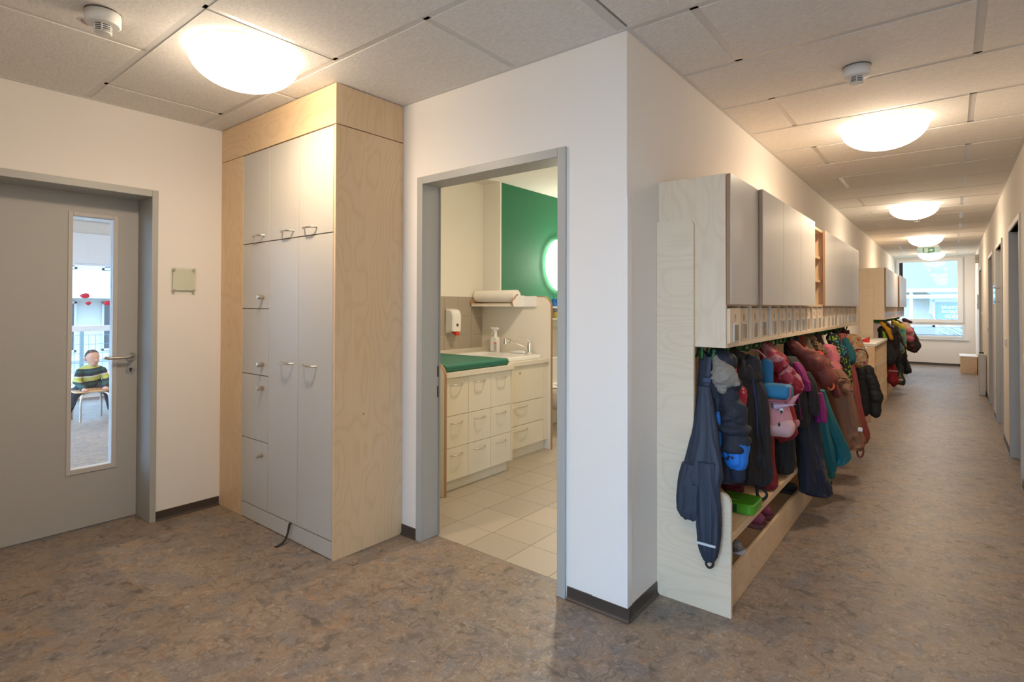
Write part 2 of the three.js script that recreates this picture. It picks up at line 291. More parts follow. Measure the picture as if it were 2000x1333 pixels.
// ---------- grey door frames ----------
function steelFrame(parent, list) { list.forEach((g) => part('door_frame', g, M.frame, parent)); }
{ // washroom doorway, no leaf in view
  const d = struct('door_1', 'open washroom doorway with a light grey steel frame'), f = 0.0125;
  steelFrame(d, [bb(-1.343, -1.297, 0, 2.115, -0.132, f, { r: 0.003 }), bb(-0.357, -0.311, 0, 2.115, -0.132, f, { r: 0.003 }), bb(-1.297, -0.357, 2.071, 2.115, -0.132, f, { r: 0.003 })]);
  for (const y of [0.82, 0.94]) part('latch_slot_shade', bb(-1.2975, -1.2962, y, y + 0.065, -0.124, -0.112), M.black, d);  // black inlay paints the shade inside the strike plate slots
  part('rubber_seal', bb(-1.297, -1.291, 0.0, 2.071, -0.132, -0.122), std(lin(0.3, 0.29, 0.27), 0.8), d);
}
{ // classroom door with a narrow pane
  const d = struct('door_2', 'closed grey door with a tall narrow glass pane'), x = HALL_L;
  steelFrame(d, [bb(-3.075, x + 0.012, 0, 2.088, 0.855, 0.89, { r: 0.003 }), bb(-3.075, x + 0.012, 0, 2.088, 1.87, 1.905, { r: 0.003 }), bb(-3.075, x + 0.012, 2.045, 2.088, 0.89, 1.87, { r: 0.003 })]);
  const X1 = -3.05, X0 = -3.095;
  part('door_leaf', [bb(X0, X1, 0.006, 2.045, 0.892, 1.02), bb(X0, X1, 0.006, 0.355, 1.02, 1.247), bb(X0, X1, 1.917, 2.045, 1.02, 1.247), bb(X0, X1, 0.006, 2.045, 1.247, 1.868)], M.leaf, d);
  const tr = [bb(X0 - 0.006, X1 + 0.006, 0.338, 1.93, 1.005, 1.031, { r: 0.002 }), bb(X0 - 0.006, X1 + 0.006, 0.338, 1.93, 1.236, 1.258, { r: 0.002 }), bb(X0 - 0.006, X1 + 0.006, 0.338, 0.368, 1.031, 1.236, { r: 0.002 }), bb(X0 - 0.006, X1 + 0.006, 1.906, 1.93, 1.031, 1.236, { r: 0.002 })];
  tr.forEach((g) => part('glazing_bead', g, M.leafTrim, d));
  part('pane', bb(-3.076, -3.07, 0.368, 1.906, 1.031, 1.236), M.glass, d);
  const h = part('door_handle', [tube([[X1, 1.032, 0.929], [X1 + 0.03, 1.032, 0.929], [X1 + 0.048, 1.032, 0.94], [X1 + 0.052, 1.032, 0.97], [X1 + 0.052, 1.032, 1.03], [X1 + 0.05, 1.032, 1.058], [X1 + 0.035, 1.034, 1.072], [X1 + 0.015, 1.035, 1.075]], 0.0095, 40, 10)], M.steel, d);
  part('rose', cyl(0.027, 0.027, 0.008, [X1 + 0.004, 1.032, 0.929], 'x', 32), M.steel, h);
  const k = part('lock_rose', cyl(0.026, 0.026, 0.007, [X1 + 0.0035, 0.947, 0.931], 'x', 32), M.steel, d);
  part('keyhole', [cyl(0.0085, 0.0085, 0.002, [X1 + 0.0075, 0.952, 0.931], 'x', 16), bb(X1 + 0.006, X1 + 0.0085, 0.932, 0.952, 0.9265, 0.9355)], std(lin(0.1, 0.09, 0.07), 0.4, { metalness: 0.8 }), k);
}
{ // glass name plate on stand-offs
  const t = thing('glass_plate', 'square clear glass name plate on four steel stand-offs beside the glazed door', 'sign', [HALL_L, 1.448, 0.707]);
  part('plate', bb(HALL_L + 0.016, HALL_L + 0.022, 1.448, 1.611, 0.633, 0.781), new THREE.MeshPhysicalMaterial({ color: lin(0.955, 0.975, 0.945), transmission: 1, roughness: 0.02, thickness: 0, ior: 1.5 }), t);
  part('paper_insert', bb(HALL_L + 0.012, HALL_L + 0.0135, 1.462, 1.597, 0.645, 0.769), std(lin(0.74, 0.70, 0.62), 0.6), t);
  for (const [y, z] of [[1.463, 0.648], [1.463, 0.766], [1.596, 0.648], [1.596, 0.766]]) part('stand_off', cyl(0.0075, 0.0075, 0.028, [HALL_L + 0.014, y, z], 'x', 14), M.steel, t);
}
// ---------- wardrobe ----------
{
  const t = thing('wardrobe', 'tall birch wardrobe with greige locker doors reaching the ceiling', 'wardrobe', [-2.155, 0, 0.233]);
  const ZF = 0.466, D = 0.019, z0 = ZF - D;
  part('carcass', [bb(-2.515, -1.499, 0.004, 2.34, 0.002, z0 - 0.004), bb(-2.82, -1.50, 2.36, CE - 0.01, 0.002, z0 - 0.002)], M.plyEdge, t);
  part('side_panel', bb(-1.497, -1.478, 0, 2.341, 0.002, ZF, { r: 0.001, grain: 'y' }), M.birch, t);
  part('side_fascia', bb(-1.497, -1.478, 2.346, CE - 0.004, 0.002, ZF, { r: 0.001, grain: 'y', off: 0.4 }), M.birch, t);
  part('front_fascia', bb(-2.829, -1.4975, 2.346, CE - 0.004, z0, ZF, { r: 0.001, grain: 'x', off: 0.2 }), M.birch, t);
  part('filler_panel', bb(-2.829, -2.518, 0, 2.342, z0, ZF, { r: 0.001, grain: 'y', off: 0.63 }), M.birch, t);
  part('plinth', bb(-2.515, -1.499, 0.004, 0.096, z0, ZF, { r: 0.001 }), M.laminate, t);
  const cols = [[-2.513, -2.180], [-2.176, -1.843], [-1.839, -1.500]];
  const bow = (x, y, w) => { const a = []; for (let i = 0; i <= 10; i++) { const s = i / 10, b = 1 - Math.pow(2 * s - 1, 4); a.push([x + (s - 0.5) * w, y, ZF - 0.002 + 0.034 * b]); } return tube(a, 0.0048, 24, 8); };
  const hd = (door, x, y) => { const h = part('handle', bow(x, y, 0.128), M.steel, door); return h; };
  cols.forEach(([a, b], i) => { const d = part('upper_door', bb(a, b, 1.7625, 2.338, z0, ZF, { r: 0.001 }), M.laminate, t); hd(d, [-2.30, -1.957, -1.717][i], 1.801); });
  for (const i of [1, 2]) { const [a, b] = cols[i]; const d = part('tall_door', bb(a, b, 0.102, 1.757, z0, ZF, { r: 0.001 }), M.laminate, t); hd(d, [0, -1.957, -1.717][i], 1.026); }
  [[1.346, 1.757, 1.415], [0.930, 1.341, 0.998], [0.519, 0.925, 0.852], [0.102, 0.514, 0.436]].forEach(([y0, y1, ky]) => {
    const d = part('locker_door', bb(cols[0][0], cols[0][1], y0, y1, z0, ZF, { r: 0.001 }), M.laminate, t);
    part('lock_knob', lathe([[0.0001, 0.042], [0.0115, 0.042], [0.0135, 0.040], [0.0135, 0.030], [0.0125, 0.029], [0.0125, 0.0], [0.0001, 0.0]], [0, 0, 0], 24).rotateX(Math.PI / 2).translate(-2.245, ky, ZF), M.steel, d);
  });
  const s = solo('black_strap', (() => { // flat webbing caught under the middle door
    const c = new THREE.CatmullRomCurve3([[-1.905, 0.100, 0.462], [-1.903, 0.096, 0.474], [-1.896, 0.06, 0.488], [-1.888, 0.02, 0.512], [-1.884, 0.004, 0.545], [-1.882, 0.003, 0.575]].map((p) => new THREE.Vector3(...p))), P = c.getPoints(24), pos = [], idx = [];
    P.forEach((p, i) => { for (const [dx, dy] of [[-0.009, 0], [0.009, 0], [0.009, 0.0022], [-0.009, 0.0022]]) pos.push(p.x + dx, p.y + dy, p.z + (i < 10 ? dy : 0)); if (i) for (let k = 0; k < 4; k++) { const a = (i - 1) * 4 + k, b = (i - 1) * 4 + (k + 1) % 4; idx.push(a, b, a + 4, b, b + 4, a + 4); } });
    const n = (P.length - 1) * 4; idx.push(0, 2, 1, 0, 3, 2, n, n + 1, n + 2, n, n + 2, n + 3);
    const g = new THREE.BufferGeometry(); g.setAttribute('position', new THREE.Float32BufferAttribute(pos, 3)); g.setIndex(idx); const q = g.toNonIndexed(); q.computeVertexNormals(); return uvm(q); })(), M.black, 'black webbing strap hanging out under the wardrobe door', 'strap');
}
// ---------- washroom seen through the doorway ----------
function edgeStrip(x0, x1, y1, r, t) { const s = new THREE.Shape(); s.moveTo(x1, 0); s.lineTo(x1, y1 - r); s.absarc(x1 - r, y1 - r, r, 0, Math.PI / 2); s.lineTo(x0, y1); s.lineTo(x0, y1 - t); s.lineTo(x1 - r, y1 - t); s.absarc(x1 - r, y1 - r, r - t, Math.PI / 2, 0, true); s.lineTo(x1 - t, 0); return s; }
const BX = -2.78, BZ = -2.19, GX = -2.545, BC = 2.65;
M.cream = std(lin(0.74, 0.69, 0.56), 0.4);
M.creamTop = std(lin(0.70, 0.66, 0.56), 0.45);
M.greenPaint = std(lin(0.028, 0.19, 0.09), 0.7);
{
  const w = struct('wall_washroom', 'cream washroom wall with beige tiles above the changing table');
  part('plaster', [bb(BX - 0.04, BX, 0, BC, BZ, -0.12)], M.wallBath, w);
  part('grout', bb(BX, BX + 0.003, 0.70, 1.461, BZ + 0.001, -0.121), std(lin(0.62, 0.56, 0.46), 0.8), w);
  const tm = [std(lin(0.40, 0.355, 0.285), 0.28), std(lin(0.415, 0.365, 0.295), 0.28)], geos = new Map();
  const tile = (z0, z1, y0, y1) => { const k = (z1 - z0).toFixed(3) + (y1 - y0).toFixed(3); if (!geos.has(k)) geos.set(k, new THREE.BoxGeometry(0.006, y1 - y0, z1 - z0)); const m = new THREE.Mesh(geos.get(k), tm[rnd() < 0.5 ? 0 : 1]); m.name = 'wall_tile'; m.position.set(BX + 0.004, (y0 + y1) / 2, (z0 + z1) / 2); m.castShadow = m.receiveShadow = true; w.add(m); };
  for (let i = 0; i < 11; i++) for (let j = 0; j < 3; j++) { const z1 = Math.min(-1.614 + 0.195 * (i - 0) + 0.0, -0.125) - 0.002, z0 = Math.max(-1.614 + 0.195 * (i - 1), BZ) + 0.002; if (z1 - z0 > 0.03) tile(z0, z1, 1.265 - 0.195 * j + 0.002, 1.46 - 0.195 * j - 0.002); }
  for (let i = -2; i < 0; i++) for (let j = 0; j < 3; j++) { const z1 = -1.614 + 0.195 * i - 0.002, z0 = Math.max(-1.614 + 0.195 * (i - 1), BZ) + 0.002; if (z1 - z0 > 0.01) tile(z0, z1, 1.265 - 0.195 * j + 0.002, 1.46 - 0.195 * j - 0.002); }
  const rt = struct('wall_washroom_return', 'narrow cream wall return beside the green wall'); part('plaster', bb(BX - 0.04, GX + 0.001, 0, BC, BZ - 0.02, BZ + 0.001), M.wallBath, rt);
  const g = struct('wall_green', 'deep green painted washroom wall behind the round lamp');
  part('green_paint', bb(GX - 0.04, GX, 1.30, BC, -4.62, BZ), M.greenPaint, g);
  part('lower_lining', bb(GX - 0.04, GX + 0.004, 0, 1.30, -4.62, BZ), std(lin(0.62, 0.61, 0.54), 0.4), g);
  const o = struct('wall_washroom_back', 'white washroom wall beyond the toilet');
  part('plaster', bb(GX - 0.04, -0.12, 0, BC, -4.66, -4.62), M.wallBath, o);
  part('side_plaster', bb(-0.16, -0.121, 0, BC, -4.62, -0.121), M.wallBath, o);
  const c = struct('ceiling_washroom', 'smooth white washroom ceiling'); part('plaster', bb(BX - 0.04, -0.12, BC, BC + 0.2, -4.66, -0.12), M.wallBath, c);
  const f = struct('floor_washroom', 'beige square tiles of the washroom floor');
  part('grout_bed', bb(BX - 0.04, -0.12, -0.12, -0.003, -4.66, -0.111), std(lin(0.20, 0.175, 0.14), 0.8), f);
  const PX = 0.2865, PZ = 0.2817, fm = [std(lin(0.40, 0.355, 0.28), 0.42), std(lin(0.42, 0.372, 0.297), 0.42), std(lin(0.385, 0.34, 0.27), 0.42)], gs = new Map();
  for (let i = -3; i < 8; i++) for (let j = -1; j < 16; j++) {
    const x1 = Math.min(-0.779 - PX * i + 0, -0.125) - 0.0015, x0 = Math.max(-0.779 - PX * (i + 1), BX) + 0.0015, z1 = Math.min(-0.353 - PZ * j, -0.113) - 0.0015, z0 = Math.max(-0.353 - PZ * (j + 1), -4.61) + 0.0015;
    if (x1 - x0 < 0.02 || z1 - z0 < 0.02) continue; const k = (x1 - x0).toFixed(3) + (z1 - z0).toFixed(3);
    if (!gs.has(k)) gs.set(k, new THREE.BoxGeometry(x1 - x0, 0.012, z1 - z0)); const m = new THREE.Mesh(gs.get(k), fm[(rnd() * 3) | 0]); m.name = 'floor_tile'; m.position.set((x0 + x1) / 2, -0.0062, (z0 + z1) / 2); m.castShadow = m.receiveShadow = true; f.add(m);
  }
}
const zBow = (x, y, z, w) => { const a = []; for (let i = 0; i <= 10; i++) { const s = i / 10, b = 1 - Math.pow(2 * s - 1, 4); a.push([x + 0.03 * b, y, z + (s - 0.5) * w]); } return tube(a, 0.0048, 20, 8); };
{ // changing table with nine drawers
  const t = thing('changing_table', 'cream changing table with nine drawers and bowed steel handles', 'cabinet', [-2.2, 0, -1.0]), F = -1.76;
  part('carcass', bb(BX + 0.012, F - 0.02, 0.10, 0.838, -1.405, -0.615), M.cream, t);
  part('plinth', bb(BX + 0.05, -1.805, 0, 0.10, -1.395, -0.615), M.cream, t);
  part('worktop', bb(BX + 0.012, -1.74, 0.84, 0.88, -1.412, -0.612, { r: 0.002 }), M.creamTop, t);
  part('end_panel', slab(rrect(BX + 0.02, -1.725, 0, 0.945, [0, 0, 0.09, 0]), 'xy', -0.612, 0.02, { bev: 0.001, cs: 14 }), M.cream, t);
  part('end_panel_edge', slab(edgeStrip(BX + 0.02, -1.719, 0.951, 0.096, 0.0058), 'xy', -0.6115, 0.019, { cs: 14 }), M.plyEdge, t);
  part('upstand', bb(BX + 0.012, BX + 0.03, 0.88, 0.935, -1.41, -0.64, { r: 0.002 }), M.creamTop, t);
  part('side_lip', bb(F - 0.02, F + 0.002, 0.085, 0.838, -1.412, -1.396), M.cream, t);
  const zc = [-0.634, -0.880, -1.140, -1.394], yr = [[0.560, 0.836], [0.327, 0.557], [0.088, 0.324]];
  for (let c = 0; c < 3; c++) for (const [y0, y1] of yr) { const d = part('drawer', bb(F - 0.019, F, y0, y1, zc[c + 1] + 0.0015, zc[c] - 0.0015, { r: 0.001 }), M.cream, t); part('handle', zBow(F, y1 - 0.052, (zc[c] + zc[c + 1]) / 2 + 0.005, 0.12), M.steel, d); }
  const m = thing('changing_mat', 'dark green padded changing mat on the drawer cabinet', 'mat', [-2.24, 0.88, -0.99]);
  part('pad', bb(-2.745, -1.752, 0.8805, 0.935, -1.365, -0.628, { r: 0.02, s: 3 }), std(lin(0.016, 0.155, 0.105), 0.5), m);
  part('seam', [bb(-2.743, -1.7505, 0.9045, 0.9085, -1.3665, -0.6265, { r: 0.002 })], std(lin(0.008, 0.08, 0.055), 0.5), m);
}
{ // sink unit
  const t = thing('sink_unit', 'cream sink cabinet with one lockable door and two drawers', 'cabinet', [-2.35, 0, -1.78]), F = -1.93;
  part('carcass', bb(BX + 0.012, F - 0.02, 0.098, 0.83, -2.168, -1.414), M.cream, t);
  part('plinth', bb(BX + 0.05, -1.97, 0, 0.098, -2.168, -1.414), M.cream, t);
  part('worktop', bb(BX + 0.012, -1.912, 0.83, 0.866, -2.168, -1.414, { r: 0.002 }), M.creamTop, t);
  part('upstand', bb(BX + 0.008, BX + 0.028, 0.866, 0.935, -2.168, -1.414, { r: 0.002 }), M.creamTop, t);
  const d = part('door', bb(F - 0.019, F, 0.506, 0.828, -2.104, -1.418, { r: 0.001 }), M.cream, t); part('lock', cyl(0.011, 0.011, 0.004, [F + 0.002, 0.765, -1.735], 'x', 16), M.steel, d);
  for (const [a, b] of [[0.297, 0.502], [0.096, 0.293]]) { const q = part('drawer', bb(F - 0.019, F, a, b, -2.104, -1.418, { r: 0.001 }), M.cream, t); part('handle', zBow(F, b - 0.04, -1.745, 0.2), M.steel, q); }
  part('filler', bb(F - 0.019, F, 0.096, 0.828, -2.168, -2.107), M.cream, t);
  // wash basin
  const s = thing('wash_basin', 'white rectangular wash basin set on the sink cabinet', 'sink', [-2.36, 0.866, -1.80]);
  const sh = rrect(-2.70, -1.975, -2.15, -1.43, 0.05); sh.holes.push(rrect(-2.62, -2.06, -2.02, -1.48, 0.09));
  part('rim', slab(sh, 'xz', 0.866, 0.036, { bev: 0.006, cs: 8 }), M.whiteGloss, s);
  part('bowl', slab(rrect(-2.625, -2.055, -2.025, -1.475, 0.09), 'xz', 0.866, 0.006, { cs: 8 }), M.whiteGloss, s);
  const k = thing('tap', 'chrome mixer tap with a pull-out spray head', 'tap', [-2.09, 0.902, -2.10]);
  part('tap_body', lathe([[0.0001, 0.902], [0.026, 0.902], [0.025, 0.93], [0.023, 1.0], [0.02, 1.02], [0.0001, 1.024]], [-2.09, 0, -2.095], 24), M.chrome, k);
  part('spout', tube([[-2.09, 0.94, -2.095], [-2.14, 0.965, -2.075], [-2.21, 1.0, -2.04], [-2.27, 1.022, -2.01]], 0.0135, 20, 12), M.chrome, k);
  part('spray_head', [tube([[-2.265, 1.02, -2.012], [-2.30, 1.036, -1.995]], 0.02, 4, 14), cyl(0.019, 0.022, 0.05, [-2.305, 1.022, -1.992])], M.chrome, k);
  part('lever', tube([[-2.09, 1.02, -2.095], [-2.11, 1.045, -2.085], [-2.16, 1.058, -2.06], [-2.195, 1.066, -2.045]], 0.0065, 14, 8), M.chrome, k);
  solo('folded_towel', bb(-2.31, -2.13, 0.902, 0.932, -2.145, -2.06, { r: 0.012, s: 2 }), M.white, 'white folded cloth lying beside the mixer tap', 'towel');
  const b = thing('spray_bottle', 'white spray bottle with a red striped label on the sink edge', 'bottle', [-2.52, 0.902, -2.085]), bx = -2.52, bz = -2.085;
  part('bottle_body', slab(rrect(bx - 0.045, bx + 0.045, 0.902, 1.055, [0.008, 0.008, 0.03, 0.03]), 'xy', bz - 0.028, 0.056, { bev: 0.008 }), M.white, b);
  part('neck', cyl(0.015, 0.02, 0.05, [bx + 0.005, 1.075, bz]), M.white, b);
  part('spray_head', [slab((() => { const s2 = new THREE.Shape(); s2.moveTo(bx - 0.052, 1.135); s2.lineTo(bx - 0.05, 1.152); s2.lineTo(bx + 0.035, 1.15); s2.lineTo(bx + 0.045, 1.13); s2.lineTo(bx + 0.02, 1.115); s2.lineTo(bx + 0.018, 1.095); s2.lineTo(bx - 0.01, 1.095); s2.lineTo(bx - 0.015, 1.125); return s2; })(), 'xy', bz - 0.013, 0.026, { bev: 0.003 }), tube([[bx - 0.02, 1.13, bz], [bx - 0.035, 1.11, bz], [bx - 0.045, 1.075, bz]], 0.005, 8, 6)], M.white, b);
  part('label', bb(bx + 0.008, bx + 0.044, 0.915, 0.985, bz + 0.0285, bz + 0.0295), std(lin(0.5, 0.48, 0.44), 0.6), b);
  part('label_stripe', bb(bx + 0.008, bx + 0.044, 0.988, 1.0, bz + 0.0285, bz + 0.0296), std(lin(0.65, 0.06, 0.03), 0.5), b);
}
{ // partition with paper roll
  const t = thing('partition_panel', 'white partition board with a rounded top corner and plywood edge', 'partition', [-2.33, 0, -2.18]);
  part('board', slab(rrect(BX + 0.001, -1.895, 0, 1.455, [0, 0, 0.10, 0]), 'xy', -2.188, 0.018, { cs: 14 }), std(lin(0.76, 0.71, 0.60), 0.4), t);
  const e = edgeStrip(BX + 0.001, -1.887, 1.463, 0.108, 0.0078);
  part('plywood_edge', slab(e, 'xy', -2.190, 0.021, { cs: 14 }), M.plyEdge, t);
  const h = thing('paper_holder', 'white paper roll holder with plywood ends on the partition', 'holder', [-2.46, 1.36, -2.07]);
  for (const x of [-2.765, -2.215]) { const s = new THREE.Shape(); s.moveTo(-2.169, 1.36); s.lineTo(-2.0, 1.36); s.quadraticCurveTo(-1.965, 1.385, -1.985, 1.42); s.quadraticCurveTo(-2.02, 1.43, -2.04, 1.47); s.lineTo(-2.169, 1.47); part('end_bracket', slab(s, 'zy', x - 0.009, 0.018), x < -2.5 ? M.plyEdge : M.white, h); if (x > -2.5) part('bracket_edge', tube([[x - 0.001, 1.372, -1.992], [x - 0.001, 1.395, -1.976], [x - 0.001, 1.418, -1.985], [x - 0.001, 1.44, -2.02], [x - 0.001, 1.47, -2.04]], 0.0085, 20, 6), M.plyEdge, h); }
  part('tray', bb(-2.755, -2.225, 1.362, 1.378, -2.168, -1.985), M.white, h);
  part('front_rail', bb(-2.755, -2.225, 1.378, 1.392, -1.998, -1.985), M.birchPale, h);
  part('side_plate', bb(-2.205, -2.06, 1.36, 1.463, -2.169, -2.15), M.white, h);
  const r = thing('paper_roll', 'thick white paper towel roll lying in its holder', 'paper roll', [-2.48, 1.43, -2.07]);
  part('paper', [lathe([[0.018, -0.265], [0.056, -0.265], [0.06, -0.26], [0.06, 0.26], [0.056, 0.265], [0.018, 0.265], [0.018, -0.265]], [0, 0, 0], 36).rotateZ(Math.PI / 2).translate(-2.49, 1.465, -2.07), bb(-2.745, -2.235, 1.385, 1.388, -2.06, -1.999)], std(lin(0.84, 0.81, 0.76), 0.9), r);
  part('core', lathe([[0.0175, -0.264], [0.0178, -0.264], [0.0178, 0.264], [0.0160, 0.264], [0.0160, -0.264]], [0, 0, 0], 20).rotateZ(Math.PI / 2).translate(-2.49, 1.465, -2.07), std(lin(0.30, 0.20, 0.12), 0.9), r);
}
{ // dispenser
  const t = thing('soap_dispenser', 'white wall dispenser with a red spout on the beige tiles', 'dispenser', [BX + 0.06, 1.10, -1.69]);
  const s = new THREE.Shape(); s.moveTo(BX + 0.007, 1.10); s.lineTo(BX + 0.06, 1.115); s.lineTo(BX + 0.115, 1.118); s.lineTo(BX + 0.12, 1.26); s.quadraticCurveTo(BX + 0.115, 1.325, BX + 0.06, 1.335); s.lineTo(BX + 0.007, 1.34);
  part('housing', slab(s, 'xy', -1.745, 0.12, { bev: 0.012, cs: 10 }), M.whiteGloss, t);
  part('window', cyl(0.014, 0.014, 0.006, [BX + 0.119, 1.18, -1.685], 'x', 20), std(lin(0.06, 0.055, 0.05), 0.3), t);
  const k = new THREE.Shape(); k.moveTo(BX + 0.05, 1.117); k.lineTo(BX + 0.118, 1.117); k.lineTo(BX + 0.135, 1.082); k.lineTo(BX + 0.105, 1.078);
  part('spout', slab(k, 'xy', -1.705, 0.045, { bev: 0.004 }), std(lin(0.55, 0.035, 0.015), 0.35), t);
}
{ // round wall lamp
  const t = thing('round_wall_lamp', 'large glowing round wall lamp on the green wall', 'lamp', [GX, 1.545, -3.265]);
  part('mount', cyl(0.27, 0.27, 0.03, [GX + 0.015, 1.85, -3.265], 'x', 48), M.white, t);
  const pts = []; for (let i = 0; i <= 10; i++) { const a = i / 10 * Math.PI / 2; pts.push([0.305 * Math.sin(a) + 1e-4, 0.09 * Math.cos(a)]); }
  part('lamp_dome', lathe(pts, [0, 0, 0], 48).rotateZ(-Math.PI / 2).translate(GX + 0.03, 1.85, -3.265), M.lampBath, t);
  const l = new THREE.PointLight(new THREE.Color(1.0, 0.93, 0.78), BATH_POWER, 0, 2); l.name = 'wall_lamp_bulb'; l.position.set(0.17, 0.305, 0); l.castShadow = true; l.shadow.radius = 6; t.add(l);
  const u = domeLamp(-1.15, -1.25, 'round ceiling dome lamp of the washroom', BC, BATH_CEIL);
}
{ // shelf with cups, toilet, basket behind the partition
  const t = thing('cup_shelf', 'narrow white washroom shelf with two boards', 'shelf', [GX + 0.06, 1.15, -3.1]);
  part('top_board', bb(GX + 0.004, GX + 0.13, 1.345, 1.365, -3.9, -2.65), M.white, t); part('low_board', bb(GX + 0.004, GX + 0.13, 1.215, 1.23, -3.9, -2.65), M.white, t); part('back_rail', bb(GX + 0.004, GX + 0.016, 1.13, 1.35, -3.9, -2.65), M.white, t);
  const cup = (y, z, c, r, h, label, brush) => { const o = thing('toothbrush_cup', label, 'cup', [GX + 0.07, y, z], 'cups on the washroom shelf'); part('cup', lathe([[0.0001, y], [r * 0.85, y], [r, y + h], [r * 0.9, y + h], [r * 0.75, y + 0.006], [0.0001, y + 0.006]], [GX + 0.07, 0, z], 18), std(c, 0.4), o); if (brush) part('toothbrush', tube([[GX + 0.07, y + 0.02, z], [GX + 0.06, y + h + 0.05, z + 0.03]], 0.005, 4, 6), std(lin(0.05, 0.12, 0.5), 0.4), o); };
  cup(1.365, -3.10, lin(0.01, 0.12, 0.42), 0.042, 0.085, 'blue cup with a toothbrush on the upper washroom shelf', true);
  cup(1.365, -3.215, lin(0.5, 0.62, 0.38), 0.045, 0.08, 'pale green cup on the upper washroom shelf', false);
  cup(1.23, -3.11, lin(0.5, 0.42, 0.1), 0.038, 0.07, 'yellow cup on the lower washroom shelf', true);
  cup(1.23, -3.22, lin(0.22, 0.02, 0.12), 0.04, 0.075, 'dark pink cup on the lower washroom shelf', true);
  const w = thing('toilet', 'small white wall hung toilet behind the partition', 'toilet', [-2.3, 0.2, -2.95]);
  const bowl = lathe([[0.0001, 0.12], [0.07, 0.12], [0.12, 0.2], [0.17, 0.32], [0.18, 0.37], [0.15, 0.375], [0.1, 0.3], [0.0001, 0.24]], [0, 0, 0], 30); bowl.scale(1.35, 1, 1); bowl.translate(-2.30, 0.10, -2.95);
  part('bowl', bowl, M.whiteGloss, w); const seat = lathe([[0.09, 0.375], [0.182, 0.375], [0.185, 0.39], [0.09, 0.395], [0.09, 0.375]], [0, 0, 0], 30); seat.scale(1.35, 1, 1); seat.translate(-2.30, 0.10, -2.95); part('seat', seat, M.white, w);
  part('cistern_box', bb(GX + 0.0045, GX + 0.10, 0.40, 0.78, -3.25, -2.70, { r: 0.01 }), M.white, w);
}
// ---------- classroom behind the glazed door ----------
const WX = -8.9;
{
  const f = struct('floor_classroom', 'marbled linoleum floor of the classroom'); part('linoleum', bb(WX - 0.2, -3.07, -0.12, 0, -3.2, 3.6), M.lino, f);
  const c = struct('ceiling_classroom', 'white classroom ceiling'); part('slab', bb(WX - 0.2, -3.07, 2.6, 2.8, -3.2, 3.6), M.ceil, c);
  const w = struct('wall_classroom', 'white classroom walls around the window');
  part('plaster', [bb(WX - 0.2, -3.07, 0, 2.6, -3.2, -3.0), bb(WX - 0.2, -8.4, 0, 2.6, 3.4, 3.6), bb(-3.9, -3.07, 0, 2.6, 3.4, 3.6), bb(-8.4, -3.9, 0, 0.3, 3.4, 3.6), bb(-8.4, -3.9, 2.4, 2.6, 3.4, 3.6), bb(-3.09, -3.07, 0, 2.6, -3.2, -0.3), bb(WX - 0.2, WX, 0, 0.18, -3, 3.4), bb(WX - 0.2, WX, 2.2, 2.6, -3, 3.4)], M.wall, w);
  const n = struct('window_2', 'wide white classroom window with a rolled blind');
  part('window_frame', [bb(WX - 0.12, WX - 0.04, 0.98, 1.06, -3, 3.4), bb(WX - 0.12, WX - 0.04, 0.18, 0.24, -3, 3.4), bb(WX - 0.12, WX - 0.04, 2.14, 2.2, -3, 3.4), ...[-3, -1.4, 0.5, 2.1, 3.34].map((z) => bb(WX - 0.12, WX - 0.04, 0.18, 2.2, z, z + 0.06))], M.white, n);
  for (const [a, b] of [[-2.94, -1.4], [-1.34, 0.5], [0.56, 2.1], [2.16, 3.34]]) for (const [y0, y1] of [[0.24, 0.98], [1.06, 2.14]]) part('pane', bb(WX - 0.083, WX - 0.077, y0, y1, a, b), M.glass, n);
  part('sill', bb(WX - 0.04, WX + 0.16, 0.16, 0.19, -3, 3.4), M.white, n);
  const n2 = struct('window_3', 'second classroom window on the side wall'); part('window_frame', [...[-8.4, -6.2, -3.96].map((x) => bb(x, x + 0.06, 0.3, 2.4, 3.46, 3.54)), bb(-8.4, -3.9, 0.3, 0.36, 3.46, 3.54), bb(-8.4, -3.9, 2.34, 2.4, 3.46, 3.54)], M.white, n2); part('pane', bb(-8.34, -3.96, 0.36, 2.34, 3.498, 3.504), M.glass, n2);
  const b = solo('roller_blind', [bb(WX + 0.0, WX + 0.11, 1.98, 2.42, -2.9, 3.3, { r: 0.01 }), bb(WX + 0.02, WX + 0.05, 1.95, 1.98, -2.9, 3.3)], std(lin(0.80, 0.80, 0.80), 0.7), 'grey roller blind box above the classroom window', 'blind');
}
domeLamp(-5.6, 1.3, 'added unseen ceiling fill lamp in the classroom near its door', 2.6, 9, 3.2); domeLamp(-5.6, -1.6, 'added unseen ceiling fill lamp deeper inside the classroom', 2.6, 9, 3.2);  // two unseen fill lamps added to warm the blue classroom daylight
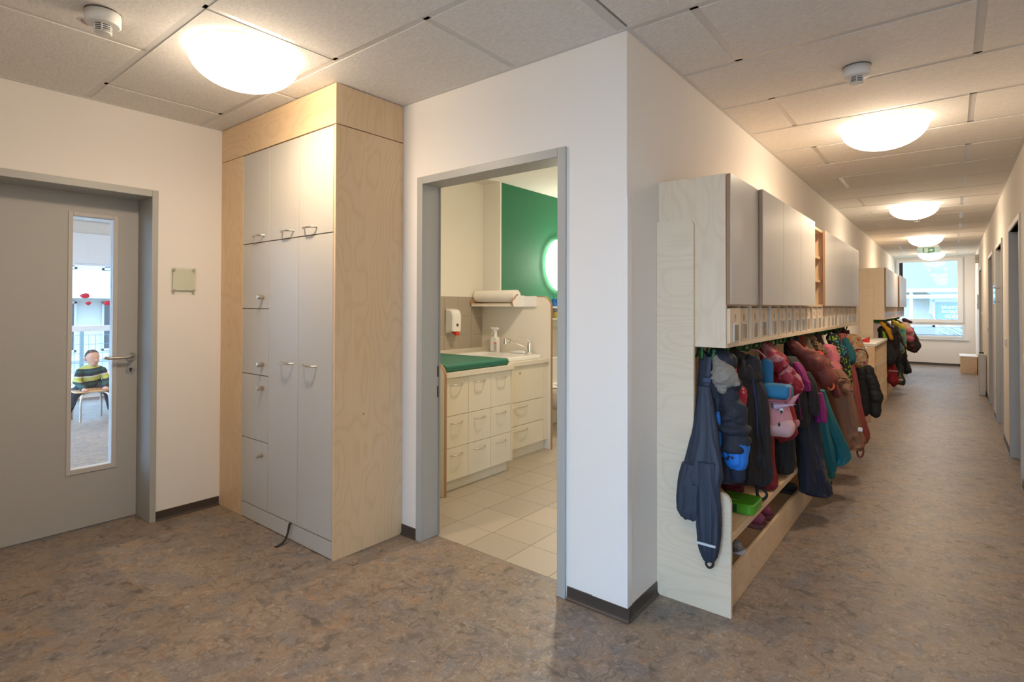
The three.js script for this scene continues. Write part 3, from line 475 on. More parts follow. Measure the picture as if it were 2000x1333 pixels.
// ---------- smooth implicit surfaces ----------
// prims: [ax,ay,az, bx,by,bz, r1, r2, fx, fz] tapered capsules in scene coordinates, flattened by fx, fz
function capD(p, c, x, y, z) {
  const fx = c[8] || 1, fz = c[9] || 1; const ax = c[0], ay = c[1], az = c[2];
  const px = (x - ax) / fx, py = y - ay, pz = (z - az) / fz, bx = (c[3] - ax) / fx, by = c[4] - ay, bz = (c[5] - az) / fz;
  const L = bx * bx + by * by + bz * bz, t = L > 1e-9 ? Math.min(1, Math.max(0, (px * bx + py * by + pz * bz) / L)) : 0;
  const dx = px - t * bx, dy = py - t * by, dz = pz - t * bz;
  return (Math.sqrt(dx * dx + dy * dy + dz * dz) - mix(c[6], c[7], t)) * Math.min(fx, fz, 1);
}
function sdfGeo(prims, o = {}) {
  const h = o.h || 0.010, k = o.k ?? 0.03, wr = (o.wr ?? 0.006) * (o.fold || 1), wf = o.wf || [26, 6, 26], sd = o.seed || 0;
  const lo = [1e9, 1e9, 1e9], hi = [-1e9, -1e9, -1e9];
  for (const c of prims) for (let i = 0; i < 3; i++) { const f = i === 0 ? (c[8] || 1) : i === 2 ? (c[9] || 1) : 1; lo[i] = Math.min(lo[i], c[i] - c[6] * f, c[i + 3] - c[7] * f); hi[i] = Math.max(hi[i], c[i] + c[6] * f, c[i + 3] + c[7] * f); }
  const pad = wr * 2 + h * 2; for (let i = 0; i < 3; i++) { lo[i] -= pad; hi[i] += pad; }
  const N = [0, 1, 2].map((i) => Math.ceil((hi[i] - lo[i]) / h) + 1), V = new Float32Array(N[0] * N[1] * N[2]);
  const F = (x, y, z) => {
    let d = 1e9; for (const c of prims) { const e = capD(null, c, x, y, z); if (d > 1e8) d = e; else { const q = Math.max(0, k - Math.abs(d - e)) / k; d = Math.min(d, e) - q * q * k * 0.25; } }
    if (o.cut) d = Math.max(d, o.cut(x, y, z));
    if (wr && d < 0.06) { const w = n3(x * wf[0] * 0.35 + sd, y * wf[1], z * wf[2] * 0.35), r = Math.abs(2 * n3(x * wf[0] + 3 * w + sd, y * wf[1] * 0.8 + 7, z * wf[2] + 2 * w) - 1); const r2 = Math.abs(2 * n3(x * wf[0] * 2.1 + 5 * w, y * wf[1] * 2.6 + 3 * r, z * wf[2] * 2.1 + sd) - 1); d += wr * (1.3 * (0.5 - r) + 0.9 * (w - 0.5) + 0.55 * (0.5 - r2)); }
    return d;
  };
  const id = (i, j, l) => (l * N[1] + j) * N[0] + i;
  for (let l = 0; l < N[2]; l++) for (let j = 0; j < N[1]; j++) for (let i = 0; i < N[0]; i++) V[id(i, j, l)] = F(lo[0] + i * h, lo[1] + j * h, lo[2] + l * h);
  const map = new Int32Array(V.length).fill(-1), pos = [], idx = [], col = [];
  const E = [[0, 1], [0, 2], [0, 4], [1, 3], [1, 5], [2, 3], [2, 6], [3, 7], [4, 5], [4, 6], [5, 7], [6, 7]];
  for (let l = 0; l < N[2] - 1; l++) for (let j = 0; j < N[1] - 1; j++) for (let i = 0; i < N[0] - 1; i++) {
    const v = []; let m = 0; for (let q = 0; q < 8; q++) { const s = V[id(i + (q & 1), j + ((q >> 1) & 1), l + (q >> 2))]; v.push(s); if (s < 0) m |= 1 << q; }
    if (m === 0 || m === 255) continue; let x = 0, y = 0, z = 0, n = 0;
    for (const [a, b] of E) if (((m >> a) & 1) !== ((m >> b) & 1)) { const t = v[a] / (v[a] - v[b]); x += mix(a & 1, b & 1, t); y += mix((a >> 1) & 1, (b >> 1) & 1, t); z += mix(a >> 2, b >> 2, t); n++; }
    map[id(i, j, l)] = pos.length / 3; const P = [lo[0] + (i + x / n) * h, lo[1] + (j + y / n) * h, lo[2] + (l + z / n) * h]; pos.push(...P); if (o.color) col.push(...o.color(...P));
  }
  const quad = (a, b, c, d, s) => { if (a < 0 || b < 0 || c < 0 || d < 0) return; if (s) idx.push(a, b, c, a, c, d); else idx.push(a, c, b, a, d, c); };
  for (let l = 1; l < N[2] - 1; l++) for (let j = 1; j < N[1] - 1; j++) for (let i = 1; i < N[0] - 1; i++) {
    const s = V[id(i, j, l)] < 0;
    if (s !== V[id(i + 1, j, l)] < 0) quad(map[id(i, j - 1, l - 1)], map[id(i, j, l - 1)], map[id(i, j, l)], map[id(i, j - 1, l)], s);
    if (s !== V[id(i, j + 1, l)] < 0) quad(map[id(i - 1, j, l - 1)], map[id(i - 1, j, l)], map[id(i, j, l)], map[id(i, j, l - 1)], s);
    if (s !== V[id(i, j, l + 1)] < 0) quad(map[id(i - 1, j - 1, l)], map[id(i, j - 1, l)], map[id(i, j, l)], map[id(i - 1, j, l)], s);
  }
  const g = new THREE.BufferGeometry(); g.setAttribute('position', new THREE.Float32BufferAttribute(pos, 3)); if (o.color) g.setAttribute('color', new THREE.Float32BufferAttribute(col, 3)); g.setIndex(idx); g.computeVertexNormals(); return g;
}
const cloth = (r, g, b, rough = 0.85, o = {}) => std(lin(r, g, b), rough, o);
M.vc = std(0xffffff, 0.85, { vertexColors: true });
{ // stool and child
  const sx = -7.0, sz = 0.14;
  const t = thing('stool', 'low wooden stool with bent steel legs under the child', 'stool', [sx, 0, sz]);
  part('seat', slab(rrect(sz - 0.19, sz + 0.19, sx - 0.17, sx + 0.17, 0.09), 'xz', 0.335, 0.016, { bev: 0.004 }).rotateY(0).applyMatrix4(new THREE.Matrix4().set(0, 0, 1, 0, 0, 1, 0, 0, 1, 0, 0, 0, 0, 0, 0, 1)), std('#c39d74', 0.5), t);
  t.children[0].geometry.translate(0, 0, 0); flip(t.children[0].geometry);
  for (const [a, b] of [[1, 1], [1, -1], [-1, 1], [-1, -1]]) part('leg', tube([[sx + a * 0.06, 0.325, sz + b * 0.05], [sx + a * 0.12, 0.325, sz + b * 0.10], [sx + a * 0.155, 0.30, sz + b * 0.13], [sx + a * 0.165, 0.24, sz + b * 0.14], [sx + a * 0.17, 0.0, sz + b * 0.145]], 0.0125, 18, 10), M.steel, t);
  const px = -7.14, pz = 0.105;
  const ch = thing('person', 'child in a striped pullover leaning on a stool behind the glazed door', 'person', [px, 0, pz]);
  const skin = cloth(0.52, 0.30, 0.21, 0.6);
  // head, neck, arms, hands and feet in one surface
  const hd = [[px, 0.70, pz - 0.01, px + 0.005, 0.735, pz - 0.01, 0.062, 0.068], [px + 0.03, 0.655, pz - 0.02, px + 0.02, 0.69, pz - 0.02, 0.038, 0.05], [px + 0.066, 0.695, pz - 0.03, px + 0.074, 0.688, pz - 0.033, 0.010, 0.011], [px, 0.70, pz + 0.066, px, 0.715, pz + 0.068, 0.013, 0.013], [px - 0.01, 0.58, pz, px, 0.66, pz - 0.005, 0.036, 0.034]];
  const arm = (s) => { const z = pz + s * 0.115, hx = sx + 0.12, hz = sz + (s > 0 ? 0.10 : -0.11), o = [[px - 0.01, 0.56, z, px + 0.02, 0.45, z + s * 0.035, 0.03, 0.027], [px + 0.02, 0.45, z + s * 0.035, hx - 0.03, 0.375, hz, 0.026, 0.019], [hx - 0.03, 0.372, hz, hx + 0.01, 0.366, hz, 0.018, 0.02]];
    for (let i = 0; i < 4; i++) o.push([hx + 0.01, 0.366, hz + (i - 1.5) * 0.011, hx + 0.045 + (i === 1 || i === 2 ? 0.006 : 0), 0.360, hz + (i - 1.5) * 0.014, 0.0075, 0.006]);
    o.push([hx - 0.015, 0.366, hz - s * 0.015, hx + 0.015, 0.362, hz - s * 0.035, 0.0085, 0.007]); return o; };
  const feet = [1, -1].flatMap((s) => [[px - 0.05, 0.06, pz + s * 0.225, px - 0.05, 0.03, pz + s * 0.235, 0.028, 0.028], [px - 0.05, 0.028, pz + s * 0.235, px + 0.06, 0.024, pz + s * 0.25, 0.03, 0.026]]);
  const legs = [1, -1].flatMap((s) => [[px - 0.06, 0.39, pz + s * 0.05, px + 0.02, 0.31, pz + s * 0.17, 0.07, 0.06], [px + 0.02, 0.31, pz + s * 0.17, px - 0.05, 0.07, pz + s * 0.225, 0.058, 0.045]]);
  part('body', sdfGeo([...hd, [px - 0.05, 0.40, pz, px - 0.01, 0.57, pz, 0.08, 0.06], ...arm(1), ...arm(-1), ...legs.map((c) => { const d = c.slice(); d[6] -= 0.015; d[7] -= 0.015; return d; }), ...feet], { h: 0.006, k: 0.018, wr: 0 }), skin, ch);
  const stripes = (x, y, z) => { const s = ((y * 26 + 0.6 * Math.sin(z * 9)) % 4 + 4) % 4; return s < 1.3 ? [0.38, 0.40, 0.10] : s < 1.6 ? [0.55, 0.55, 0.5] : s < 2.7 ? [0.015, 0.018, 0.035] : s < 3.4 ? [0.012, 0.09, 0.075] : [0.015, 0.018, 0.035]; };
  part('pullover', sdfGeo([[px - 0.055, 0.40, pz, px - 0.01, 0.565, pz, 0.10, 0.078, 0.9, 1.15], ...[1, -1].flatMap((s) => arm(s).slice(0, 2).map((c, i) => { const d = c.slice(); d[6] += 0.014; d[7] += 0.013; return d; })), [px - 0.005, 0.585, pz + 0.07, px - 0.005, 0.585, pz - 0.07, 0.042, 0.042]], { h: 0.006, k: 0.02, wr: 0.004, color: stripes }), M.vc, ch);
  part('jeans', sdfGeo([[px - 0.07, 0.385, pz - 0.05, px - 0.07, 0.385, pz + 0.05, 0.085, 0.085], ...legs], { h: 0.007, k: 0.03, wr: 0.005 }), cloth(0.035, 0.05, 0.075), ch);
  part('hair', sdfGeo([[px - 0.018, 0.742, pz - 0.008, px - 0.012, 0.752, pz - 0.008, 0.074, 0.071]], { h: 0.006, wr: 0.006, wf: [40, 20, 40], cut: (x, y, z) => Math.max(0.712 - y + (x - px) * 0.55, -1) }), cloth(0.06, 0.042, 0.035), ch);
  for (const s of [1, -1]) part('eye', new THREE.SphereGeometry(0.006, 10, 8).translate(px + 0.0605, 0.712, pz - 0.018 + s * 0.024), cloth(0.02, 0.015, 0.012, 0.3), ch);
  part('mouth', tube([[px + 0.066, 0.662, pz - 0.04], [px + 0.071, 0.66, pz - 0.025], [px + 0.067, 0.662, pz - 0.008]], 0.003, 8, 6), cloth(0.4, 0.13, 0.11, 0.5), ch);
}
{ // red paper ornaments on threads in front of the window
  const spots = [[-8.55, 1.66, 0.02, 0.05], [-8.4, 1.50, -0.13, 0.085], [-8.5, 1.395, -0.19, 0.055], [-8.3, 1.40, -0.37, 0.08], [-8.45, 1.60, -0.47, 0.055]];
  const names = ['small red paper ornament hanging high by the window edge', 'largest crumpled red paper ornament hanging before the classroom window', 'little red paper ball hanging under the largest ornament', 'wide red paper butterfly ornament hanging before the classroom window', 'small red paper ornament hanging beside the door glass edge'];
  spots.forEach(([x, y, z, s], i) => { const t = thing('paper_ornament', names[i], 'ornament', [x, y - s * 0.6, z], 'red paper ornaments in the classroom');
    const g = new THREE.IcosahedronGeometry(s * 0.6, 1); const p = g.attributes.position; for (let k = 0; k < p.count; k++) { const q = n3(p.getX(k) * 60 + i * 9, p.getY(k) * 60, p.getZ(k) * 60); p.setXYZ(k, p.getX(k) * (0.45 + q * 0.3), p.getY(k) * (0.5 + 0.5 * q), p.getZ(k) * (0.8 + 0.5 * q)); } g.computeVertexNormals(); g.translate(x, y, z);
    part('paper', uvm(g), cloth(0.62, 0.02, 0.05, 0.7), t); part('thread', cyl(0.0012, 0.0012, 2.6 - y - 0.01, [x, (2.6 + y) / 2 + 0.0, z], 'y', 5), M.white, t); });
  const tb = thing('play_table', 'pale wooden play table beside the child', 'table', [-7.55, 0, -0.45]);
  part('tabletop', slab(rrect(-7.95, -7.15, -0.9, -0.20, 0.12), 'xz', 0.44, 0.025, { bev: 0.004 }), std('#cdb48c', 0.5), tb);
  for (const [x, z] of [[-7.85, -0.8], [-7.25, -0.8], [-7.85, -0.28], [-7.25, -0.28]]) part('leg', cyl(0.016, 0.016, 0.44, [x, 0.22, z]), M.steel, tb);
  solo('white_tub', lathe([[0.0001, 0.466], [0.09, 0.466], [0.11, 0.58], [0.115, 0.6], [0.105, 0.6], [0.086, 0.475], [0.0001, 0.475]], [-7.3, 0, -0.32], 28), M.white, 'white round tub standing on the play table', 'tub');
}
// ---------- outdoors ----------
M.render = std(lin(0.48, 0.44, 0.39), 0.9); M.frameOut = std(lin(0.5, 0.48, 0.45), 0.5); M.dark = std(lin(0.03, 0.04, 0.05), 0.15); M.conc = std(lin(0.25, 0.215, 0.185), 0.9);
{
  const g = struct('ground', 'grass and paving outside the building');
  part('paving', bb(-60, 40, -0.9, -0.5, -60, 40), std(lin(0.26, 0.25, 0.235), 0.95), g); part('lawn', bb(-8, 12, -0.51, -0.47, -19.2, -14.6), std(lin(0.10, 0.15, 0.05), 0.95), g);
}
function facadeWindow(o, plane, at, a0, a1, y0, y1, mull = 1) { // frame and pane, facing +plane
  const f = 0.07, box = (p0, p1, q0, q1, d0, d1) => plane === 'x' ? bb(at + d0, at + d1, q0, q1, p0, p1) : bb(p0, p1, q0, q1, at + d0, at + d1);
  const fr = [box(a0, a1, y0, y0 + f, 0, 0.06), box(a0, a1, y1 - f, y1, 0, 0.06), box(a0, a0 + f, y0, y1, 0, 0.06), box(a1 - f, a1, y0, y1, 0, 0.06)];
  for (let k = 1; k <= mull; k++) { const c = a0 + (a1 - a0) * k / (mull + 1); fr.push(box(c - f / 2, c + f / 2, y0, y1, 0, 0.06)); }
  const w = part('window', fr, M.frameOut, o); part('pane', box(a0 + f, a1 - f, y0 + f, y1 - f, 0.004, 0.02), M.dark, w); return w;
}
{ // block seen through the classroom
  const b = thing('apartment_block', 'white apartment block with balconies beyond the classroom window', 'building', [-24, -0.5, -3]), X = -22;
  part('wall', bb(X - 3, X, -0.5, 9, -16, 8), M.render, b);
  for (const y of [1.75, 4.55]) { part('balcony_slab', bb(X, X + 1.4, y - 0.15, y, -12, 4), M.render, b); part('balcony_parapet', bb(X + 1.3, X + 1.4, y, y + 0.75, -12, 4), M.render, b); part('balcony_rail', [bb(X + 1.33, X + 1.37, y + 0.93, y + 0.97, -12, 4), ...[-11, -8, -5, -2, 1, 3.9].map((z) => bb(X + 1.33, X + 1.37, y + 0.75, y + 0.95, z, z + 0.04))], M.frame, b); }
  for (const y of [-0.2, 2.6, 5.4]) for (const [a, c] of [[-10.4, -8.6], [-6.9, -5.9], [-5.5, -3.9], [-3.2, -1.4], [0, 1.6]]) facadeWindow(b, 'x', X, a, c, y, y + 1.7, 1);
  const f = thing('wire_fence', 'dark wire mesh fence in the yard before the apartment block', 'fence', [-13, -0.5, -2]);
  const wires = []; for (let k = 0; k < 60; k++) wires.push(bb(-13.006, -12.998, -0.5, 0.75, -6 + k * 0.12, -5.993 + k * 0.12)); for (let k = 0; k < 7; k++) wires.push(bb(-13.006, -12.994, -0.4 + k * 0.19, -0.39 + k * 0.19, -6, 1.2));
  part('wire_mesh', wires, std(lin(0.10, 0.13, 0.13), 0.5), f); for (const z of [-6, -3.6, -1.2, 1.2]) part('post', bb(-13.03, -12.97, -0.5, 0.85, z - 0.03, z + 0.03), std(lin(0.10, 0.13, 0.13), 0.5), f);
}
{ // block opposite the corridor window
  const b = thing('opposite_building', 'pale concrete building opposite the corridor window', 'building', [0, -0.5, -23]), Z = -21;
  part('wall', bb(-6, 7, -0.5, 8, Z - 4, Z), M.render, b);
  part('balcony_front', bb(-0.25, 7, 1.98, 3.55, Z + 0.9, Z + 1.02), M.conc, b);
  part('balcony_slab', bb(-0.25, 7, 1.86, 1.98, Z, Z + 1.02), M.render, b);
  part('balcony_cap', bb(-0.3, 7, 3.55, 3.68, Z + 0.85, Z + 1.07), M.white, b);
  part('balcony_side', bb(-0.25, -0.15, 1.86, 3.6, Z, Z + 1.02), M.conc, b);
  part('beam', bb(-1, 7, 1.66, 1.78, Z + 0.85, Z + 1.0), M.frameOut, b);
  for (const x of [0.02, 1.62, 3.25, 4.9]) part('post', bb(x, x + 0.09, 0.72, 1.86, Z + 0.88, Z + 0.97), M.frameOut, b);
  part('terrace', bb(-2, 7, 0.5, 0.72, Z, Z + 1.1), M.conc, b);
  part('planter_wall', bb(-4, 7, -0.5, 0.2, Z + 1.6, Z + 1.9), M.conc, b);
  facadeWindow(b, 'z', Z, -2.4, -1.4, 0.75, 1.6, 0);
  const w = facadeWindow(b, 'z', Z, 0.60, 1.95, 0.72, 1.62, 0); facadeWindow(b, 'z', Z, 2.12, 3.6, 0.72, 1.62, 0);
  for (const [x0, x1] of [[-0.1, 1.0], [1.4, 2.4], [2.8, 4]]) facadeWindow(b, 'z', Z, x0, x1, 3.7, 5.2, 1);
  const cv = document.createElement('canvas'); cv.width = 512; cv.height = 256; const c = cv.getContext('2d'); c.fillStyle = '#2d5f8c'; c.fillRect(0, 0, 512, 256); c.translate(512, 0); c.scale(-1, 1); c.fillStyle = '#e8f2fa'; c.textAlign = 'center'; c.font = 'bold 62px sans-serif'; c.fillText('С НОВЫМ', 300, 84); c.fillText('ГОДОМ', 330, 154); c.font = 'bold 74px sans-serif'; c.fillText('2020', 330, 232);
  const tx = new THREE.CanvasTexture(cv); tx.colorSpace = THREE.SRGBColorSpace;
  const pr = new THREE.PlaneGeometry(1.2, 0.52); pr.translate(1.28, 1.24, Z + 0.024); part('window_lettering', pr, std(0xffffff, 0.4, { map: tx }), w);
  const t = thing('bare_tree', 'small bare tree standing outside the corridor window', 'tree', [1.35, -0.5, -16.6]);
  const br = [tube([[1.5, -0.5, -16.6], [1.47, 0.2, -16.6], [1.44, 0.6, -16.62], [1.40, 1.0, -16.6]], 0.025, 10, 6)]; const twigs = [];
  for (let k = 0; k < 16; k++) { const y = rr(0.1, 0.95), d = rr(-1, 1) > 0.2 ? 1 : -1, l = rr(0.2, 0.7); twigs.push(tube([[1.46, y, -16.6], [1.46 + d * l * 0.4, y + l * 0.3, -16.6 + rr(-0.2, 0.2)], [1.46 + d * l, y + l * 0.65, -16.6 + rr(-0.3, 0.3)]], 0.007, 6, 5)); }
  part('trunk', br, std(lin(0.09, 0.10, 0.06), 0.9), t); twigs.forEach((g) => part('branch', g, std(lin(0.10, 0.10, 0.07), 0.9), t));
}
// ---------- coat racks along the corridor wall ----------
const hookGeo = (() => { // three-armed plastic hook, top at origin
  const arm = (dx, dz) => tube([[0, 0.0, 0], [0, -0.03, 0], [dx * 0.4, -0.052, dz * 0.4], [dx * 0.85, -0.05, dz * 0.85], [dx, -0.022, dz]], 0.0065, 14, 7);
  const g = merge([arm(0.055, 0), arm(0.015, 0.045), arm(0.015, -0.045), new THREE.SphereGeometry(0.0095, 8, 6).translate(0.055, -0.02, 0)]); g.userData.local = true; return g; })();
const boxFront = (() => { const s = rrect(-0.080, 0.080, 0, 0.158, 0.003), h = new THREE.Path(); h.absellipse(0, 0.112, 0.013, 0.019, 0, Math.PI * 2); s.holes.push(h); return uvm(new THREE.ExtrudeGeometry(s, { depth: 0.008, bevelEnabled: false, curveSegments: 10 }).rotateY(Math.PI / 2)); })();
const boxBody = merge([bb(-0.24, 0, 0, 0.006, -0.078, 0.078), bb(-0.24, 0, 0, 0.156, -0.078, -0.070), bb(-0.24, 0, 0, 0.156, 0.070, 0.078), bb(-0.246, -0.24, 0, 0.10, -0.078, 0.078)]);
const holderGeo = bb(0.008, 0.0125, 0.004, 0.088, -0.036, 0.036, { r: 0.002 }), cardGeo = bb(0.0125, 0.0132, 0.010, 0.082, -0.030, 0.030);
for (const g of [boxFront, boxBody, holderGeo, cardGeo]) g.userData.local = true;
M.holder = std(lin(0.66, 0.68, 0.70), 0.15);
const cards = [lin(0.42, 0.41, 0.37), lin(0.30, 0.30, 0.29), lin(0.55, 0.50, 0.42), lin(0.38, 0.34, 0.28)].map((c, i) => { const t = dataTex(32, 48, (u, v) => { const a = n2p(u * 4 + i * 7, v * 5, 1e6, 3), b = n2p(u * 12, v * 12 + i * 5, 1e6, 4), k = 120 + 110 * (0.65 * a + 0.35 * b); return [k, k * 0.97, k * 0.9]; }); return std(c.clone().multiplyScalar(1.5), 0.25, { map: t }); });
function coatRack(z0, first) {
  const L = 4.32, z1 = z0 - L, W = first ? 'first' : 'far', lim = first ? 'beside the wall corner' : 'near the end window';
  const cb = thing('wall_cupboard', `birch wall cupboard with grey doors above the ${W} coat bench ${lim}`, 'cupboard', [0.16, 1.178, z0 - L / 2]);
  const P = 0.019;
  part('side_panel', bb(0.001, 0.316, 1.178, 1.958, z0 - P, z0, { r: 0.001, grain: 'y', off: z0 }), M.birchPale, cb);
  part('side_panel', bb(0.001, 0.316, 1.178, 1.958, z1, z1 + P, { r: 0.001, grain: 'y' }), M.birchPale, cb);
  part('back_panel', bb(0.001, 0.008, 1.20, 1.93, z1 + P, z0 - P), M.birch, cb);
  part('top_board', bb(0.001, 0.316, 1.939, 1.958, z1 + P, z0 - P, { grain: 'z' }), M.birch, cb);
  part('mid_board', bb(0.001, 0.316, 1.365, 1.384, z1 + P, z0 - P, { grain: 'z' }), M.birch, cb);
  part('tray_board', bb(0.001, 0.317, 1.178, 1.197, z1 + P, z0 - P, { grain: 'z' }), M.birchPale, cb);
  for (const k of [1, 2, 3, 4, 5, 6, 7, 8]) { const z = z0 - L * k / 9; part('partition', bb(0.008, 0.31, 1.384, 1.939, z - P / 2, z + P / 2, { grain: 'y' }), M.birch, cb); }
  const N = 22, pitch = (L - P) / N;
  for (let k = 1; k < N; k++) { const z = z0 - P / 2 - pitch * k; part('divider', bb(0.008, 0.315, 1.197, 1.365, z - 0.005, z + 0.005, { grain: 'y' }), M.birchPale, cb); }
  const door = (a, b, xi) => { const d = part('cupboard_door', bb(xi, xi + 0.017, 1.372, 1.956, z0 - b, z0 - a, { r: 0.0008 }), M.birchPale, cb); d.material = M.plyEdge; part('laminate_face', bb(xi + 0.0165, xi + 0.0195, 1.3725, 1.9555, z0 - b + 0.0008, z0 - a - 0.0008), M.laminateGrey, d); };
  const I = 0.3185, O = 0.3405;
  (first ? [[0.002, 0.476, I], [0.449, 0.883, O], [0.886, 1.343, O], [1.346, 1.804, O], [2.345, 2.846, I], [2.849, 3.354, I], [3.357, 3.834, I], [3.837, 4.318, I]] : [[0.002, 0.478, I], [0.481, 0.958, I], [0.961, 1.438, I], [1.441, 1.918, I], [1.921, 2.3, I], [2.42, 2.878, O], [2.881, 3.358, O], [3.361, 3.838, O], [3.841, 4.318, O]]).forEach((d) => door(...d));
  if (first) { for (const y of [1.555, 1.735]) part('shelf', bb(0.008, 0.30, y, y + 0.019, z0 - 2.39, z0 - 1.93, { grain: 'z' }), M.birch, cb);
    for (let k = 0; k < 14; k++) part('pin_hole_disc', cyl(0.0035, 0.0035, 0.002, [0.24, 1.42 + k * 0.036, z0 - L * 5 / 9 + P / 2 + 0.0006], 'z', 8), M.steel, cb); }  // steel discs added in place of the open pin holes
  for (let k = 0; k < N; k++) { // a name box in every compartment
    const z = z0 - P / 2 - pitch * (k + 0.5), o = thing('name_box', `small birch pull-out box with a finger hole and photo card under the ${W} cupboard`, 'box', [first ? [0.322, 0.300, 0.294][k === 0 ? 0 : k % 3 ? 1 : 2] : 0.30, 1.1975, z], `name boxes under the ${W} cupboard`);
    const f = part('front', boxFront, M.birchPale, o); part('tray', boxBody, M.birchPale, o); const h = part('photo_holder', holderGeo, M.holder, o); part('photo', cardGeo, cards[(k * 7 + (first ? 0 : 2)) % 4], h);
    if (k === 0 && first) o.position.z += 0.012;
  }
  const hr = thing('hook_rail', `row of green plastic hooks above the ${W} coat bench`, 'hooks', [0.1, 1.07, z0 - L / 2]);
  part('rail_board', bb(0.001, 0.014, 1.06, 1.176, z1 + P, z0 - P, { grain: 'z' }), M.birchPale, hr);
  for (let k = 0; k < N; k++) for (const x of [0.10, 0.19]) { const m = part('hook', hookGeo, M.green, hr); m.position.set(x - 0.1, 0.108, L / 2 - P / 2 - pitch * (k + 0.5) + (x > 0.15 ? 0.05 : 0)); }
  // bench with shaped ends
  const b = thing('coat_bench', `birch bench with shoe shelf and shaped tall end panel, ${W} one ${lim}`, 'bench', [0.17, 0, z0 - L / 2]);
  const s = new THREE.Shape(); s.moveTo(0.001, 0); s.lineTo(0.342, 0); s.lineTo(0.342, 0.495); s.absarc(0.297, 0.495, 0.045, 0, Math.PI / 2); s.lineTo(0.178, 0.54); s.lineTo(0.178, 1.735); s.absarc(0.148, 1.735, 0.03, 0, Math.PI / 2); s.lineTo(0.001, 1.765); s.lineTo(0.001, 0);
  const e = (za, zf) => { const p = part('end_panel', slab(s, 'xy', za, 0.0205, { cs: 12, grain: za > z1 + 1 ? 'x' : 'y', off: 0.15 }), M.birchPale, b); return p; };
  e(z0 - 0.0005);
  const s2 = rrect(0.001, 0.342, 0, 0.58, [0, 0, 0.045, 0]); part('far_end_panel', slab(s2, 'xy', z1 - 0.02, 0.02, { cs: 10, grain: 'y' }), M.birch, b);
  part('seat', [bb(0.001, 0.336, 0.317, 0.351, z0 - 1.02, z0 - 0.001, { r: 0.002, grain: 'z' }), bb(0.001, 0.336, 0.317, 0.351, z1 + 0.001, z0 - 1.023, { r: 0.002, grain: 'z', off: 0.5 })], M.birch, b);
  part('shoe_shelf', bb(0.001, 0.30, 0.075, 0.094, z1 + 0.001, z0 - 0.001, { grain: 'z', off: 0.3 }), M.birch, b);
  part('plinth_board', bb(0.30, 0.319, 0, 0.165, z1 + 0.001, z0 - 0.001, { r: 0.002, grain: 'z', off: 0.8 }), M.birch, b);
  part('back_board', bb(0.001, 0.012, 0.094, 0.317, z1 + 0.001, z0 - 0.001, { grain: 'z' }), M.birch, b);
  part('wall_board', bb(0.001, 0.010, 0.351, 1.058, z1 + 0.001, z0 - 0.001, { grain: 'z', off: 0.4 }), M.birch, b);
}
coatRack(-0.326, true); coatRack(-7.72, false);
// ---------- low pigeonhole shelves between the racks ----------
function pigeon(z0, z1, top, xf, label, lid = true) {
  const t = thing('boot_shelf', label, 'shelf', [xf / 2, 0, (z0 + z1) / 2]), n = Math.max(2, Math.round((z0 - z1) / 0.2)), T = 0.019;
  part('top_board', bb(0.001, xf + 0.008, top - 0.032, top, z1, z0, { r: 0.002, grain: 'z' }), M.white, t);
  part('end_panel', bb(0.001, xf, 0, top - 0.032, z0 - 0.019, z0, { grain: 'y' }), M.birch, t); part('end_panel', bb(0.001, xf, 0, top - 0.032, z1, z1 + 0.019, { grain: 'y' }), M.birch, t);
  part('plinth_board', bb(0.02, xf - 0.004, 0, 0.075, z1 + 0.019, z0 - 0.019, { grain: 'z' }), M.birch, t); part('back_panel', bb(0.001, 0.01, 0.075, top - 0.032, z1 + 0.019, z0 - 0.019), M.birch, t);
  for (let y = 0.075; y < top - 0.1; y += 0.265) { part('shelf_board', bb(0.01, xf - 0.012, y, y + 0.016, z1 + 0.019, z0 - 0.019, { grain: 'z' }), M.birch, t); }
  for (let k = 1; k < n; k++) { const z = z0 - (z0 - z1) * k / n; part('divider', bb(0.01, xf, 0.091, top - 0.033, z - T / 2, z + T / 2, { grain: 'y' }), M.birch, t); }
  for (let k = 1; k < n; k++) for (let y = 0.075 + 0.265; y < top - 0.1; y += 0.265) { const z = z0 - (z0 - z1) * k / n; part('edge_clip', bb(xf - 0.002, xf + 0.004, y - 0.012, y + 0.022, z - 0.016, z + 0.016), M.white, t); }
  return t;
}
pigeon(-4.70, -5.62, 0.885, 0.300, 'birch pigeonhole boot shelf with white top after the first coat bench');
pigeon(-5.64, -6.03, 0.50, 0.345, 'low birch boot shelf module between two taller shelves');
pigeon(-6.05, -7.66, 0.905, 0.345, 'long birch boot shelf with white top before the far coat bench');
{ // folded red paper boat, boots in the shelf
  const g = new THREE.BufferGeometry(), v = [[0.10, 0.905, -6.4], [0.25, 0.905, -6.30], [0.27, 0.98, -6.33], [0.26, 0.905, -6.36], [0.12, 0.935, -6.43], [0.10, 0.905, -6.5]];
  g.setAttribute('position', new THREE.Float32BufferAttribute([0, 1, 2, 0, 2, 3, 1, 3, 2, 0, 3, 1, 0, 4, 3, 0, 5, 4, 5, 3, 4, 0, 3, 5].flatMap((i) => v[i]), 3)); g.computeVertexNormals(); solo('paper_boat', uvm(g), cloth(0.5, 0.02, 0.02, 0.6), 'folded red paper boat on the white shelf top', 'paper boat');
}
